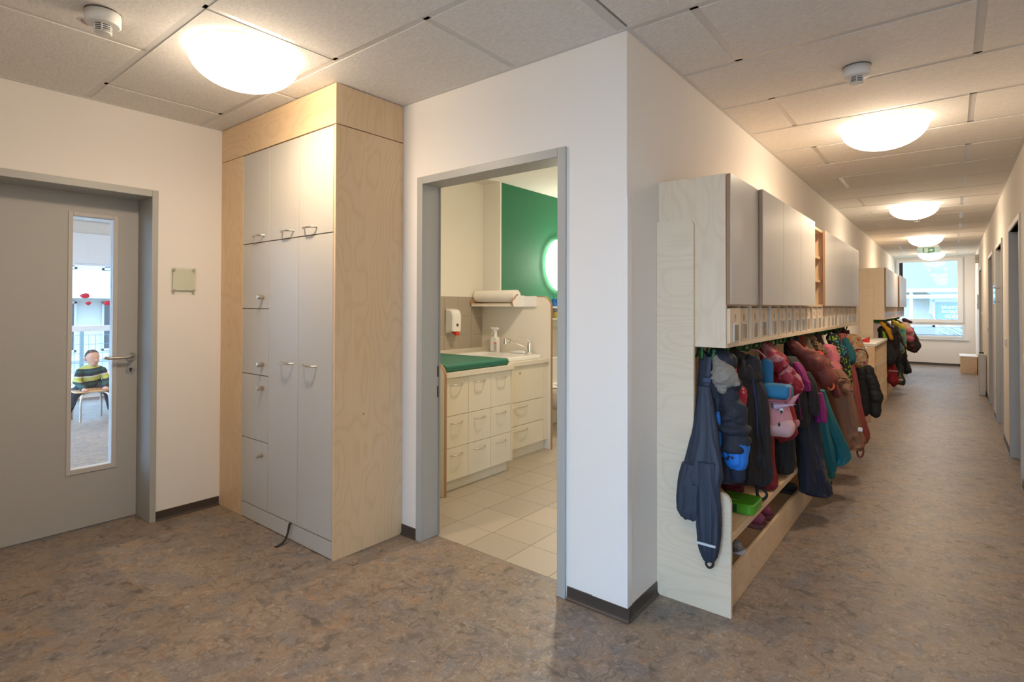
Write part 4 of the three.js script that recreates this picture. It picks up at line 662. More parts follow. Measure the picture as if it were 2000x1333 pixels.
function boot(x, y, z, ang, mat, sole, h, label, s = 1, cat = 'boot', trim, tilt = 0) {
  const t = thing(cat === 'boot' ? 'rubber_boot' : 'shoe', label, cat, [x, y, z]); t.rotation.set(0, ang, tilt, 'YZX'); t.scale.setScalar(s);
  const up = sdfGeo([[0, 0.045, 0.0, 0.10, 0.038, 0, 0.036, 0.034, 1, 1.0], ...(h > 0.1 ? [[0, 0.06, 0, -0.004, h, 0, 0.036, 0.042]] : [[-0.035, 0.045, 0, -0.035, h, 0, 0.032, 0.028]])], { h: 0.006, k: 0.03, wr: 0.002, cut: (a, b) => Math.max(0.012 - b, b - h) }); up.userData.local = true; part('upper', up, mat, t);
  const so = slab(rrect(-0.05, 0.142, -0.04, 0.04, [0.035, 0.04, 0.04, 0.035]), 'xz', 0, 0.02, { bev: 0.004 }); so.userData.local = true; part('sole', so, sole, t);
  if (trim) { const o = new THREE.TorusGeometry(0.034, 0.007, 8, 20).rotateX(Math.PI / 2).translate(-0.012, h, 0); o.userData.local = true; part('collar', o, trim, t); }
  return t;
}
boot(0.18, 0.357, -6.55, 0, cloth(0.62, 0.34, 0.01, 0.4), cloth(0.02, 0.02, 0.025), 0.16, 'yellow rubber boot standing in the long boot shelf', 1.1);
boot(0.15, 0.357, -5.44, 0, cloth(0.45, 0.02, 0.05, 0.4), cloth(0.25, 0.02, 0.03), 0.15, 'red rubber boot standing in the first boot shelf', 1.0);
const specks = (x, y, z) => n3(x * 190, y * 190, z * 190) > 0.66 ? [0.06, 0.06, 0.065] : [0.26, 0.25, 0.24];
{ const t = boot(0.19, 0.128, -0.62, 0.05, M.vc, cloth(0.45, 0.40, 0.41), 0.085, 'grey speckled slip-on shoe on the lower shoe shelf', 0.95, 'shoe', cloth(0.03, 0.02, 0.018), 0.30); const g = t.children[0].geometry, p = g.attributes.position, c = []; for (let i = 0; i < p.count; i++) c.push(...specks(p.getX(i), p.getY(i), p.getZ(i))); g.setAttribute('color', new THREE.Float32BufferAttribute(c, 3)); }
boot(0.19, 0.095, -0.49, 0.1, cloth(0.04, 0.04, 0.042), cloth(0.05, 0.05, 0.05), 0.08, 'dark shoe half hidden beside the grey slip-on', 0.9, 'shoe');
boot(0.11, 0.095, -1.20, 0, cloth(0.42, 0.10, 0.16, 0.7), cloth(0.36, 0.16, 0.18), 0.17, 'pink padded winter boot under the bench seat', 1.15);
boot(0.11, 0.095, -1.36, 0.1, cloth(0.40, 0.095, 0.15, 0.7), cloth(0.34, 0.15, 0.17), 0.165, 'second pink padded boot, behind its twin', 1.12);
boot(0.15, 0.095, -1.95, 0, cloth(0.03, 0.028, 0.025), cloth(0.06, 0.055, 0.05), 0.09, 'dark hiking shoe on the shoe shelf behind the hanging jeans', 1.0, 'shoe');
boot(0.15, 0.351, -1.62, 0.5, cloth(0.012, 0.012, 0.014, 0.6), cloth(0.5, 0.52, 0.56), 0.075, 'black shoe with pale sole lying on the bench seat', 0.95, 'shoe');
{ // lunch box
  const t = thing('lunch_box', 'bright green plastic lunch box on the bench seat', 'lunch box', [0.255, 0.351, -0.70]);
  const g = slab(rrect(0.168, 0.352, -0.80, -0.62, [0.03, 0.03, 0.03, 0.03]), 'xz', 0.3515, 0.05, { bev: 0.006, cs: 8 }); part('box', g, std(lin(0.09, 0.36, 0.02), 0.3), t);
  part('clasp', bb(0.235, 0.275, 0.357, 0.395, -0.6205, -0.6165, { r: 0.001 }), std(lin(0.0, 0.10, 0.035), 0.35), t);
  part('lid_seam', slab(rrect(0.1675, 0.3525, -0.8005, -0.6195, 0.03), 'xz', 0.388, 0.0015, { cs: 8 }), std(lin(0.05, 0.22, 0.015), 0.4), t);
  part('script_mark', [tube([[0.215, 0.4022, -0.66], [0.222, 0.4022, -0.667], [0.228, 0.4022, -0.659], [0.235, 0.4022, -0.667], [0.242, 0.4022, -0.66], [0.25, 0.4022, -0.667], [0.262, 0.4022, -0.661]], 0.0014, 30, 5)], std(lin(0.7, 0.75, 0.66), 0.4), t);
}
// ---------- garments on the hooks: each hangs from its own hook ----------
const SHIFT = { softshell_jacket: [-0.01, 0.07], snow_trousers: [-0.01, 0.07], teal_trousers: [-0.02, 0.08], tan_trousers: [-0.01, 0.14], sequin_jacket: [-0.02, 0.12], salmon_trousers: [-0.03, 0.12], floral_backpack: [-0.03, 0.12], black_puffer: [-0.03, 0.14], unicorn_bag: [-0.01, 0.05] }; // settled against the neighbours after hanging
function garment(name, label, category, parts) {
  let lo = [1e9, 1e9, 1e9], hi = [-1e9, -1e9, -1e9]; const made = parts.map((p) => p.g || sdfGeo(p.c, { seed: label.length + (p.seed || 0), fold: 1.7, ...p }));
  for (const g of made) { g.computeBoundingBox(); const b = g.boundingBox; lo = [Math.min(lo[0], b.min.x), Math.min(lo[1], b.min.y), Math.min(lo[2], b.min.z)]; hi = [Math.max(hi[0], b.max.x), Math.max(hi[1], b.max.y), Math.max(hi[2], b.max.z)]; }
  const t = thing(name, label, category, [(lo[0] + hi[0]) / 2, lo[1], (lo[2] + hi[2]) / 2]);
  const mv = SHIFT[name]; if (mv) { t.position.x += mv[0]; t.position.z += mv[1]; } const by = {}; parts.forEach((p, i) => { const m = part(p.n, made[i], p.m, p.of ? by[p.of] : t); by[p.n] = by[p.n] || m; if (mv) { m.position.set(0, 0, 0); m.geometry.translate(mv[0], 0, mv[1]); } if (p.label) m.userData.label = p.label; }); return t;
}
// hanging cloth: elliptical rings [y, x, z, half width in x, half width in z] from top to bottom with creases that run down
function drape(R, o = {}) {
  const S = o.s || 72, n = o.n || 5, amp = o.amp ?? 0.16, sd = (o.seed || 0) * 3.7, pos = [], idx = [], col = [], rows = o.rows || 46, ys = [];
  for (let i = 0; i <= rows; i++) { const f = i / rows * (R.length - 1), k = Math.min(R.length - 2, Math.floor(f)), t = f - k, a = R[Math.max(0, k - 1)], b = R[k], c = R[k + 1], d = R[Math.min(R.length - 1, k + 2)];
    ys.push(b.map((_, j) => 0.5 * (2 * b[j] + (c[j] - a[j]) * t + (2 * a[j] - 5 * b[j] + 4 * c[j] - d[j]) * t * t + (3 * b[j] - a[j] - 3 * c[j] + d[j]) * t * t * t))); }
  ys.forEach((q, i) => { const t = i / rows, A = amp * (0.35 + 0.65 * Math.min(1, t * 1.6));
    for (let j = 0; j < S; j++) { const p = j / S * 2 * Math.PI, c = Math.cos(p), z = Math.sin(p);
      const w = n3(c * 1.3 + sd, t * 2.2, z * 1.3 + 4), r1 = 1 - Math.abs(2 * n3(c * n * 0.45 + sd + w, t * 1.5 + w * 1.5, z * n * 0.45) - 1), r2 = 1 - Math.abs(2 * n3(c * n * 1.1 + sd, t * 5 + 3 * w, z * n * 1.1 + 9) - 1), r3 = n3(c * 3 + 11, t * 16 + 5 * w + sd, z * 3);
      const m = 1 + A * (1.5 * (Math.pow(r1, 1.6) - 0.45) + 0.55 * (Math.pow(r2, 1.5) - 0.45) + (o.bunch || 0.35) * (r3 - 0.5));
      const e = Math.sign(c) * Math.pow(Math.abs(c), 0.85), g = Math.sign(z) * Math.pow(Math.abs(z), 0.85), P = [q[1] + e * q[3] * m, q[0] + 0.006 * (r1 - 0.5) * (t > 0.9 ? 2 : 0), q[2] + g * q[4] * m]; pos.push(...P); if (o.color) col.push(...o.color(...P)); } });
  for (let i = 0; i < rows; i++) for (let j = 0; j < S; j++) { const a = i * S + j, b = i * S + (j + 1) % S; idx.push(a, b, a + S, b, b + S, a + S); }
  const cap = (row, up) => { const q = ys[row], k = pos.length / 3; pos.push(q[1], q[0] + (up ? 0.004 : 0.012), q[2]); if (o.color) col.push(...o.color(q[1], q[0], q[2])); for (let j = 0; j < S; j++) { const a = row * S + j, b = row * S + (j + 1) % S; if (up) idx.push(k, b, a); else idx.push(k, a, b); } };
  cap(0, true); cap(rows, false);
  const g = new THREE.BufferGeometry(); g.setAttribute('position', new THREE.Float32BufferAttribute(pos, 3)); if (o.color) g.setAttribute('color', new THREE.Float32BufferAttribute(col, 3)); g.setIndex(idx); g.computeVertexNormals(); return g;
}
const box6 = (...a) => { const o = typeof a[6] === 'object' ? a[6] : { r: 0.004 }; return bb(a[0], a[1], a[2], a[3], a[4], a[5], o); };
const vor = (x, y, z, s) => { const X = Math.floor(x * s), Y = Math.floor(y * s), Z = Math.floor(z * s); let d1 = 9, id = 0; for (let i = -1; i < 2; i++) for (let j = -1; j < 2; j++) for (let k = -1; k < 2; k++) { const a = X + i, b = Y + j, c = Z + k, dx = a + hsh(a, b, c) - x * s, dy = b + hsh(a + 9, b, c) - y * s, dz = c + hsh(a, b + 9, c) - z * s, d = dx * dx + dy * dy + dz * dz; if (d < d1) { d1 = d; id = hsh(a + 3, b + 5, c + 7); } } return [Math.sqrt(d1), id]; };
const navy = cloth(0.022, 0.033, 0.058, 0.6), navyDark = cloth(0.012, 0.017, 0.03, 0.75), blackF = cloth(0.009, 0.009, 0.012, 0.7);
const strip = cloth(0.55, 0.60, 0.64, 0.3);
garment('rain_dungarees', 'navy rubber rain dungarees draped over the front of the bench end panel', 'trousers', [
  { n: 'bib', g: drape([[1.0, 0.212, -0.35, 0.028, 0.018], [0.92, 0.220, -0.335, 0.038, 0.024], [0.82, 0.230, -0.308, 0.050, 0.03], [0.72, 0.234, -0.284, 0.066, 0.036], [0.63, 0.230, -0.266, 0.082, 0.036], [0.57, 0.226, -0.26, 0.080, 0.032]], { amp: 0.16, n: 4, seed: 2 }), m: navy },
  { n: 'leg', g: drape([[0.66, 0.190, -0.264, 0.046, 0.032], [0.57, 0.180, -0.257, 0.053, 0.034], [0.48, 0.174, -0.253, 0.050, 0.033], [0.435, 0.178, -0.253, 0.043, 0.03], [0.412, 0.184, -0.253, 0.030, 0.022]], { amp: 0.16, n: 5, seed: 5 }), m: navy },
  { n: 'leg', g: drape([[0.68, 0.250, -0.266, 0.046, 0.034], [0.56, 0.257, -0.259, 0.052, 0.036], [0.43, 0.262, -0.255, 0.051, 0.036], [0.34, 0.264, -0.252, 0.044, 0.034], [0.285, 0.266, -0.252, 0.034, 0.03], [0.25, 0.267, -0.252, 0.022, 0.022]], { amp: 0.18, n: 6, seed: 8 }), m: navy },
  { n: 'strap', c: [[0.198, 1.135, -0.372, 0.202, 0.95, -0.345, 0.014, 0.018, 1.4, 0.5]], m: navyDark, h: 0.006, wr: 0 },
  { n: 'strap', c: [[0.225, 1.12, -0.372, 0.222, 0.95, -0.335, 0.012, 0.015, 1.4, 0.4]], m: navy, h: 0.006, wr: 0 },
  { n: 'buckle', g: box6(0.207, 0.245, 1.015, 1.04, -0.353, -0.338), m: cloth(0.03, 0.05, 0.11, 0.4) },
  { n: 'reflective_band', g: box6(0.222, 0.306, 0.326, 0.337, -0.222, -0.213, { r: 0.003 }), m: strip, label: 'silver reflective band' },
  { n: 'foot_loop', g: tube([[0.255, 0.255, -0.25], [0.255, 0.232, -0.247], [0.268, 0.222, -0.247], [0.283, 0.235, -0.25], [0.281, 0.262, -0.25]], 0.0055, 16, 6), m: blackF }]);
garment('winter_jacket', 'navy winter jacket with grey fleece hood lining and bright blue cuff', 'jacket', [
  { n: 'body', c: [[0.25, 1.10, -0.45, 0.235, 0.99, -0.43, 0.07, 0.085], [0.245, 0.98, -0.455, 0.245, 0.93, -0.46, 0.08, 0.08], [0.285, 0.985, -0.42, 0.335, 1.01, -0.415, 0.05, 0.035]], m: navyDark, wr: 0.01, wf: [18, 9, 18], h: 0.009 },
  { n: 'skirt', g: drape([[1.0, 0.242, -0.455, 0.07, 0.08], [0.88, 0.246, -0.462, 0.082, 0.09], [0.72, 0.247, -0.468, 0.084, 0.092], [0.60, 0.247, -0.47, 0.084, 0.092], [0.55, 0.247, -0.47, 0.078, 0.086]], { amp: 0.13, n: 5, seed: 11, bunch: 0.8 }), m: navyDark },
  { n: 'storm_flap', g: box6(0.292, 0.312, 0.80, 0.94, -0.372, -0.362, { r: 0.004, s: 2 }), m: navyDark },
  { n: 'fleece_lining', c: [[0.252, 1.115, -0.405, 0.30, 1.05, -0.375, 0.03, 0.045], [0.30, 1.05, -0.375, 0.345, 1.02, -0.385, 0.045, 0.018], [0.265, 1.04, -0.372, 0.285, 0.985, -0.372, 0.03, 0.022]], m: cloth(0.27, 0.245, 0.215, 0.98), wr: 0.004, wf: [80, 80, 80], h: 0.006, label: 'grey teddy fleece' },
  { n: 'sleeve', c: [[0.30, 0.95, -0.41, 0.325, 0.86, -0.40, 0.055, 0.06], [0.325, 0.86, -0.40, 0.338, 0.735, -0.39, 0.06, 0.066]], m: navyDark, wr: 0.009, wf: [10, 26, 10], h: 0.008 },
  { n: 'cuff', of: 'sleeve', c: [[0.339, 0.728, -0.388, 0.344, 0.680, -0.385, 0.063, 0.055]], m: cloth(0.01, 0.16, 0.58, 0.6), wr: 0.005, h: 0.007, label: 'bright blue cuff' },
  { n: 'wrist_knit', of: 'sleeve', c: [[0.346, 0.665, -0.385, 0.35, 0.605, -0.385, 0.034, 0.032]], m: cloth(0.01, 0.016, 0.035, 0.9), wr: 0.002, h: 0.006 },
  { n: 'lining_strip', c: [[0.272, 0.88, -0.352, 0.278, 0.69, -0.355, 0.012, 0.014]], m: M.vc, wr: 0.002, h: 0.006, color: (x, y, z) => vor(x, y, z, 30)[1] > 0.45 ? [0.012, 0.13, 0.42] : [0.03, 0.035, 0.05] }]);
garment('red_jacket', 'bright red dotted jacket squeezed behind the navy winter jacket', 'jacket', [
  { n: 'body', c: [[0.22, 1.05, -0.60, 0.225, 0.58, -0.62, 0.06, 0.07, 1, 1], [0.30, 0.95, -0.55, 0.325, 0.875, -0.535, 0.04, 0.035]], m: M.vc, wr: 0.01, color: (x, y, z) => vor(x, y, z, 60)[0] < 0.25 ? [0.6, 0.42, 0.4] : [0.40, 0.018, 0.035] },
  { n: 'hem', c: [[0.17, 0.42, -0.87, 0.20, 0.40, -0.85, 0.05, 0.045, 1.3, 1.2]], m: cloth(0.14, 0.008, 0.012), wr: 0.012 }]);
garment('softshell_jacket', 'black softshell jacket with blue zips on the third hook', 'jacket', [
  { n: 'body', g: drape([[1.03, 0.255, -0.80, 0.045, 0.06], [0.96, 0.262, -0.83, 0.075, 0.095], [0.80, 0.272, -0.85, 0.082, 0.11], [0.62, 0.278, -0.86, 0.083, 0.112], [0.50, 0.28, -0.86, 0.082, 0.112], [0.475, 0.28, -0.86, 0.076, 0.104]], { amp: 0.15, n: 6, seed: 3 }), m: blackF },
  { n: 'hood', c: [[0.225, 1.10, -0.80, 0.27, 1.03, -0.77, 0.055, 0.06], [0.31, 1.08, -0.84, 0.32, 1.0, -0.83, 0.045, 0.05]], m: cloth(0.011, 0.012, 0.018, 0.75), wr: 0.012, h: 0.008 },
  { n: 'sleeve', g: drape([[1.0, 0.318, -0.85, 0.03, 0.036], [0.92, 0.336, -0.855, 0.044, 0.046], [0.74, 0.350, -0.855, 0.045, 0.046], [0.60, 0.354, -0.86, 0.042, 0.042], [0.55, 0.354, -0.86, 0.036, 0.036]], { amp: 0.16, n: 4, seed: 7, bunch: 1.1 }), m: blackF },
  { n: 'zip', g: tube([[0.275, 0.96, -0.715], [0.29, 0.88, -0.712], [0.30, 0.80, -0.715]], 0.0032, 12, 5), m: cloth(0.02, 0.06, 0.25, 0.4) },
  { n: 'zip', g: tube([[0.338, 1.0, -0.775], [0.352, 0.88, -0.782], [0.356, 0.72, -0.79]], 0.0035, 12, 5), m: cloth(0.02, 0.05, 0.2, 0.4) }]);
garment('snow_trousers', 'dark navy snow trousers with a reflective tab hanging under the softshell jacket', 'trousers', [
  { n: 'legs', g: drape([[0.78, 0.305, -0.94, 0.05, 0.055], [0.62, 0.315, -0.945, 0.056, 0.06], [0.48, 0.322, -0.95, 0.055, 0.058], [0.435, 0.324, -0.95, 0.038, 0.042]], { amp: 0.16, n: 6, seed: 4 }), m: cloth(0.014, 0.017, 0.028, 0.7) },
  { n: 'reflective_tab', g: box6(0.335, 0.372, 0.565, 0.582, -0.893, -0.882), m: strip },
  { n: 'foot_loop', g: tube([[0.315, 0.43, -0.94], [0.318, 0.385, -0.93], [0.345, 0.37, -0.92], [0.365, 0.395, -0.925], [0.345, 0.425, -0.935]], 0.008, 18, 6), m: blackF }]);
garment('red_scarf', 'long plain red garment trailing onto the bench seat', 'trousers', [
  { n: 'cloth', g: drape([[0.86, 0.27, -1.13, 0.04, 0.05], [0.65, 0.272, -1.14, 0.045, 0.055], [0.47, 0.272, -1.14, 0.05, 0.06], [0.40, 0.278, -1.13, 0.058, 0.062], [0.358, 0.282, -1.12, 0.056, 0.058]], { amp: 0.22, n: 6, seed: 6 }), m: cloth(0.20, 0.010, 0.016) }]);
{ // unicorn bag
  const pink = cloth(0.58, 0.24, 0.25, 0.8), cx = 0.385, cz = -0.98;
  garment('unicorn_bag', 'pink unicorn face backpack with a blue flap', 'backpack', [
    { n: 'face', c: [[cx - 0.005, 0.835, cz, cx + 0.01, 0.765, cz, 0.072, 0.078, 1.0, 0.75]], m: pink, wr: 0.003, h: 0.007 },
    { n: 'muzzle', of: 'face', c: [[cx - 0.03, 0.735, cz + 0.01, cx + 0.05, 0.742, cz + 0.01, 0.05, 0.052, 1, 1.0]], m: cloth(0.62, 0.36, 0.34, 0.8), wr: 0.002, h: 0.007, label: 'paler pink muzzle' },
    { n: 'blue_flap', g: box6(cx - 0.075, cx + 0.085, 0.888, 0.962, cz - 0.05, cz + 0.062, { r: 0.026, s: 4 }), m: cloth(0.02, 0.19, 0.36, 0.6) },
    { n: 'flap_piping', g: tube([[cx - 0.076, 0.955, cz + 0.05], [cx - 0.072, 0.90, cz + 0.062], [cx - 0.055, 0.886, cz + 0.062], [cx + 0.065, 0.886, cz + 0.062], [cx + 0.082, 0.90, cz + 0.062], [cx + 0.086, 0.955, cz + 0.05]], 0.005, 40, 6), m: cloth(0.4, 0.12, 0.14) },
    { n: 'bag_back', g: slab(rrect(cx - 0.085, cx - 0.015, 0.93, 1.085, [0.01, 0.01, 0.034, 0.034]), 'xy', cz - 0.05, 0.026, { bev: 0.008 }), m: cloth(0.015, 0.13, 0.26, 0.6) }, { n: 'hanging_loop', g: tube([[cx - 0.05, 1.09, cz - 0.037], [cx - 0.09, 1.125, cz - 0.04], [cx - 0.13, 1.13, cz - 0.04]], 0.004, 10, 5), m: pink },
    { n: 'horn', of: 'face', g: (() => { const g = new THREE.ConeGeometry(0.017, 0.105, 14); g.rotateZ(-1.35); g.translate(cx + 0.065, 0.862, cz + 0.06); return g; })(), m: cloth(0.55, 0.38, 0.50, 0.6) },
    { n: 'ear', of: 'face', g: (() => { const g = new THREE.ConeGeometry(0.024, 0.075, 12); g.rotateZ(-0.75); g.translate(cx + 0.095, 0.895, cz + 0.0); return g; })(), m: pink },
    ...[[-0.022, 0.822], [0.045, 0.835]].flatMap(([dx, y]) => [{ n: 'eye_white', of: 'face', g: new THREE.SphereGeometry(0.014, 12, 10).scale(0.7, 1.15, 0.5).translate(cx + dx, y, cz + 0.056), m: M.white }, { n: 'pupil', of: 'face', g: new THREE.SphereGeometry(0.008, 10, 8).scale(0.8, 1, 0.5).translate(cx + dx + 0.002, y - 0.006, cz + 0.0615), m: M.black }]),
    ...[[-0.02, 0.752], [0.035, 0.762]].map(([dx, y]) => ({ n: 'nostril', of: 'muzzle', g: new THREE.SphereGeometry(0.009, 10, 8).scale(0.65, 1.15, 0.5).translate(cx + dx, y, cz + 0.061), m: M.black })),
    { n: 'plaited_tie', g: tube([[cx - 0.0, 0.868, cz + 0.058], [cx + 0.005, 0.85, cz + 0.064], [cx + 0.02, 0.846, cz + 0.064]], 0.006, 8, 6), m: cloth(0.1, 0.1, 0.18) }]);
}
const redPrint = (x, y, z) => { const [d, i] = vor(x + 0.2 * y, y, z, 26); return i > 0.62 ? [0.50, 0.20, 0.20] : i > 0.4 ? [0.42, 0.05, 0.07] : [0.26, 0.010, 0.022]; };
garment('red_printed_jacket', 'red jacket with pink geometric print above the unicorn bag', 'jacket', [
  { n: 'hood', c: [[0.25, 1.12, -1.25, 0.33, 1.04, -1.20, 0.045, 0.062]], m: M.vc, color: (x, y, z) => y > 1.03 ? redPrint(x, y, z) : [0.25, 0.008, 0.018], wr: 0.008, h: 0.008 },
  { n: 'body', c: [[0.30, 1.03, -1.27, 0.33, 0.66, -1.30, 0.075, 0.08]], m: cloth(0.25, 0.008, 0.018), wr: 0.012, h: 0.009 },
  { n: 'pouch', c: [[0.37, 0.985, -1.22, 0.41, 0.925, -1.20, 0.055, 0.055]], m: M.vc, color: redPrint, wr: 0.006, h: 0.008 },
  { n: 'hem_print', c: [[0.345, 0.715, -1.12, 0.44, 0.73, -1.10, 0.028, 0.028]], m: M.vc, color: redPrint, wr: 0.006, h: 0.008 }]);
garment('beige_hood_jacket', 'beige jacket with its hood on a hook behind the red print', 'jacket', [{ n: 'hood', c: [[0.22, 1.11, -1.52, 0.26, 0.97, -1.50, 0.03, 0.055, 1, 1.4]], m: cloth(0.30, 0.19, 0.145), wr: 0.01 }, { n: 'body', c: [[0.22, 0.98, -1.54, 0.23, 0.60, -1.56, 0.08, 0.08]], m: cloth(0.02, 0.02, 0.025), wr: 0.01 }]);
garment('black_pink_jacket', 'black jacket with magenta piping and magenta sleeves', 'jacket', [
  { n: 'body', g: drape([[1.05, 0.29, -1.62, 0.045, 0.055], [0.96, 0.325, -1.61, 0.066, 0.085], [0.78, 0.342, -1.60, 0.072, 0.09], [0.66, 0.347, -1.60, 0.07, 0.088], [0.63, 0.347, -1.60, 0.062, 0.08]], { amp: 0.15, n: 6, seed: 9 }), m: blackF },
  { n: 'sleeve', g: drape([[0.96, 0.385, -1.62, 0.03, 0.036], [0.88, 0.408, -1.62, 0.043, 0.044], [0.76, 0.42, -1.62, 0.043, 0.043], [0.70, 0.422, -1.62, 0.036, 0.036]], { amp: 0.16, n: 4, seed: 12, bunch: 1 }), m: blackF },
  { n: 'magenta_yoke', g: drape([[1.02, 0.345, -1.575, 0.02, 0.03], [0.97, 0.368, -1.575, 0.03, 0.045], [0.90, 0.395, -1.58, 0.030, 0.048], [0.85, 0.41, -1.585, 0.022, 0.04]], { amp: 0.2, n: 4, seed: 13 }), m: cloth(0.24, 0.006, 0.13, 0.7) },
  { n: 'magenta_hem', g: drape([[0.82, 0.438, -1.75, 0.024, 0.03], [0.75, 0.445, -1.755, 0.03, 0.04], [0.66, 0.45, -1.76, 0.034, 0.044], [0.635, 0.45, -1.76, 0.03, 0.04]], { amp: 0.2, n: 4, seed: 14 }), m: cloth(0.22, 0.006, 0.12, 0.7) },
  { n: 'piping', g: tube([[0.352, 0.92, -1.508], [0.375, 0.80, -1.505], [0.388, 0.68, -1.518]], 0.004, 12, 5), m: cloth(0.30, 0.02, 0.16) }]);
garment('black_trousers', 'black quilted trousers hanging behind the unicorn bag', 'trousers', [{ n: 'legs', g: drape([[0.82, 0.30, -1.42, 0.045, 0.055], [0.62, 0.31, -1.42, 0.055, 0.06], [0.42, 0.31, -1.42, 0.052, 0.058], [0.37, 0.31, -1.42, 0.04, 0.045]], { amp: 0.18, n: 6, seed: 15 }), m: cloth(0.013, 0.014, 0.016, 0.8) }]);
garment('dirty_jeans', 'dark blue trousers with dried mud hanging off the bench front', 'trousers', [
  { n: 'leg', g: drape([[0.86, 0.36, -1.78, 0.045, 0.06], [0.66, 0.375, -1.78, 0.056, 0.075], [0.46, 0.39, -1.79, 0.060, 0.08], [0.27, 0.413, -1.81, 0.066, 0.086], [0.185, 0.422, -1.82, 0.072, 0.09], [0.165, 0.424, -1.82, 0.071, 0.089]], { amp: 0.17, n: 6, seed: 16, color: (x, y, z) => { const m = sm(0.5, 0.75, n3(x * 22, y * 14, z * 22)) * sm(0.35, 0.65, n3(x * 90, y * 60, z * 90)) * sm(0.62, 0.4, y); return [mix(0.010, 0.085, m), mix(0.014, 0.075, m), mix(0.032, 0.065, m)]; } }), m: M.vc },
  { n: 'second_leg', g: drape([[0.70, 0.358, -1.68, 0.04, 0.045], [0.5, 0.372, -1.69, 0.048, 0.05], [0.26, 0.385, -1.70, 0.05, 0.055], [0.20, 0.388, -1.70, 0.046, 0.05]], { amp: 0.17, n: 5, seed: 17 }), m: cloth(0.011, 0.014, 0.026) }]);
garment('rust_backpack', 'rust red rucksack bulging out over the other coats', 'backpack', [
  { n: 'sack', c: [[0.28, 1.115, -1.80, 0.40, 0.99, -1.88, 0.028, 0.075], [0.40, 0.99, -1.88, 0.455, 0.895, -1.93, 0.08, 0.078]], m: cloth(0.165, 0.030, 0.020, 0.65), wr: 0.010, wf: [14, 10, 14], h: 0.009 },
  { n: 'strap', c: [[0.41, 0.86, -1.87, 0.415, 0.72, -1.84, 0.022, 0.02, 1, 0.6]], m: cloth(0.18, 0.025, 0.015), wr: 0.003, h: 0.007 },
  { n: 'side_pocket', c: [[0.485, 0.83, -2.02, 0.50, 0.79, -2.03, 0.035, 0.035]], m: cloth(0.13, 0.018, 0.014), wr: 0.006, h: 0.008 },
  { n: 'orange_buckle', g: tube([[0.47, 0.845, -1.88], [0.49, 0.83, -1.87], [0.505, 0.845, -1.88], [0.50, 0.87, -1.89]], 0.007, 12, 6), m: cloth(0.55, 0.10, 0.03, 0.4) },
  { n: 'badge', c: [[0.475, 0.945, -1.88, 0.485, 0.93, -1.885, 0.016, 0.016]], m: cloth(0.34, 0.04, 0.02), wr: 0, h: 0.006 }]);
garment('orange_vest', 'orange and olive striped strap jacket peeking above the rust rucksack', 'jacket', [{ n: 'body', c: [[0.26, 1.12, -2.25, 0.33, 0.93, -2.22, 0.04, 0.06]], m: M.vc, wr: 0.008, color: (x, y, z) => ((x * 14 + y * 5) % 1 + 1) % 1 > 0.5 ? [0.09, 0.085, 0.05] : [0.45, 0.06, 0.02] }, { n: 'red_panel', c: [[0.37, 1.03, -2.22, 0.40, 0.965, -2.18, 0.025, 0.035]], m: cloth(0.55, 0.035, 0.02), wr: 0.005 }]);
garment('teal_trousers', 'teal rain trousers swinging out past the bench', 'trousers', [
  { n: 'leg', g: drape([[0.94, 0.375, -2.05, 0.03, 0.045], [0.72, 0.398, -2.10, 0.042, 0.06], [0.48, 0.422, -2.19, 0.048, 0.068], [0.32, 0.437, -2.27, 0.05, 0.066], [0.24, 0.445, -2.30, 0.04, 0.05], [0.20, 0.448, -2.32, 0.028, 0.034]], { amp: 0.18, n: 5, seed: 18 }), m: cloth(0.004, 0.135, 0.165, 0.6) },
  { n: 'leg', g: drape([[0.80, 0.415, -2.12, 0.03, 0.045], [0.58, 0.45, -2.24, 0.046, 0.062], [0.40, 0.485, -2.37, 0.056, 0.068], [0.30, 0.50, -2.41, 0.055, 0.062], [0.25, 0.49, -2.39, 0.035, 0.045]], { amp: 0.18, n: 5, seed: 19 }), m: cloth(0.004, 0.135, 0.165, 0.6) },
  { n: 'cuff', c: [[0.445, 0.235, -2.30, 0.455, 0.185, -2.32, 0.036, 0.03]], m: cloth(0.012, 0.13, 0.13, 0.7), wr: 0.004 },
  { n: 'foot_loop', g: tube([[0.44, 0.17, -2.3], [0.436, 0.135, -2.3], [0.45, 0.115, -2.3], [0.46, 0.15, -2.31]], 0.0055, 12, 5), m: cloth(0.01, 0.09, 0.1) }]);
garment('pink_fur_jacket', 'pink jacket with a brown fur trimmed hood', 'jacket', [
  { n: 'body', c: [[0.36, 1.03, -2.60, 0.40, 0.85, -2.60, 0.06, 0.07]], m: M.vc, color: (x, y, z) => vor(x, y, z, 22)[0] < 0.22 ? [0.5, 0.36, 0.1] : [0.50, 0.13, 0.17], wr: 0.01 },
  { n: 'fur_trim', c: [[0.25, 1.13, -2.50, 0.34, 1.03, -2.48, 0.032, 0.032], [0.34, 1.03, -2.48, 0.40, 0.885, -2.47, 0.032, 0.024]], m: cloth(0.17, 0.105, 0.055, 1), wr: 0.014, wf: [70, 50, 70], h: 0.008 }]);
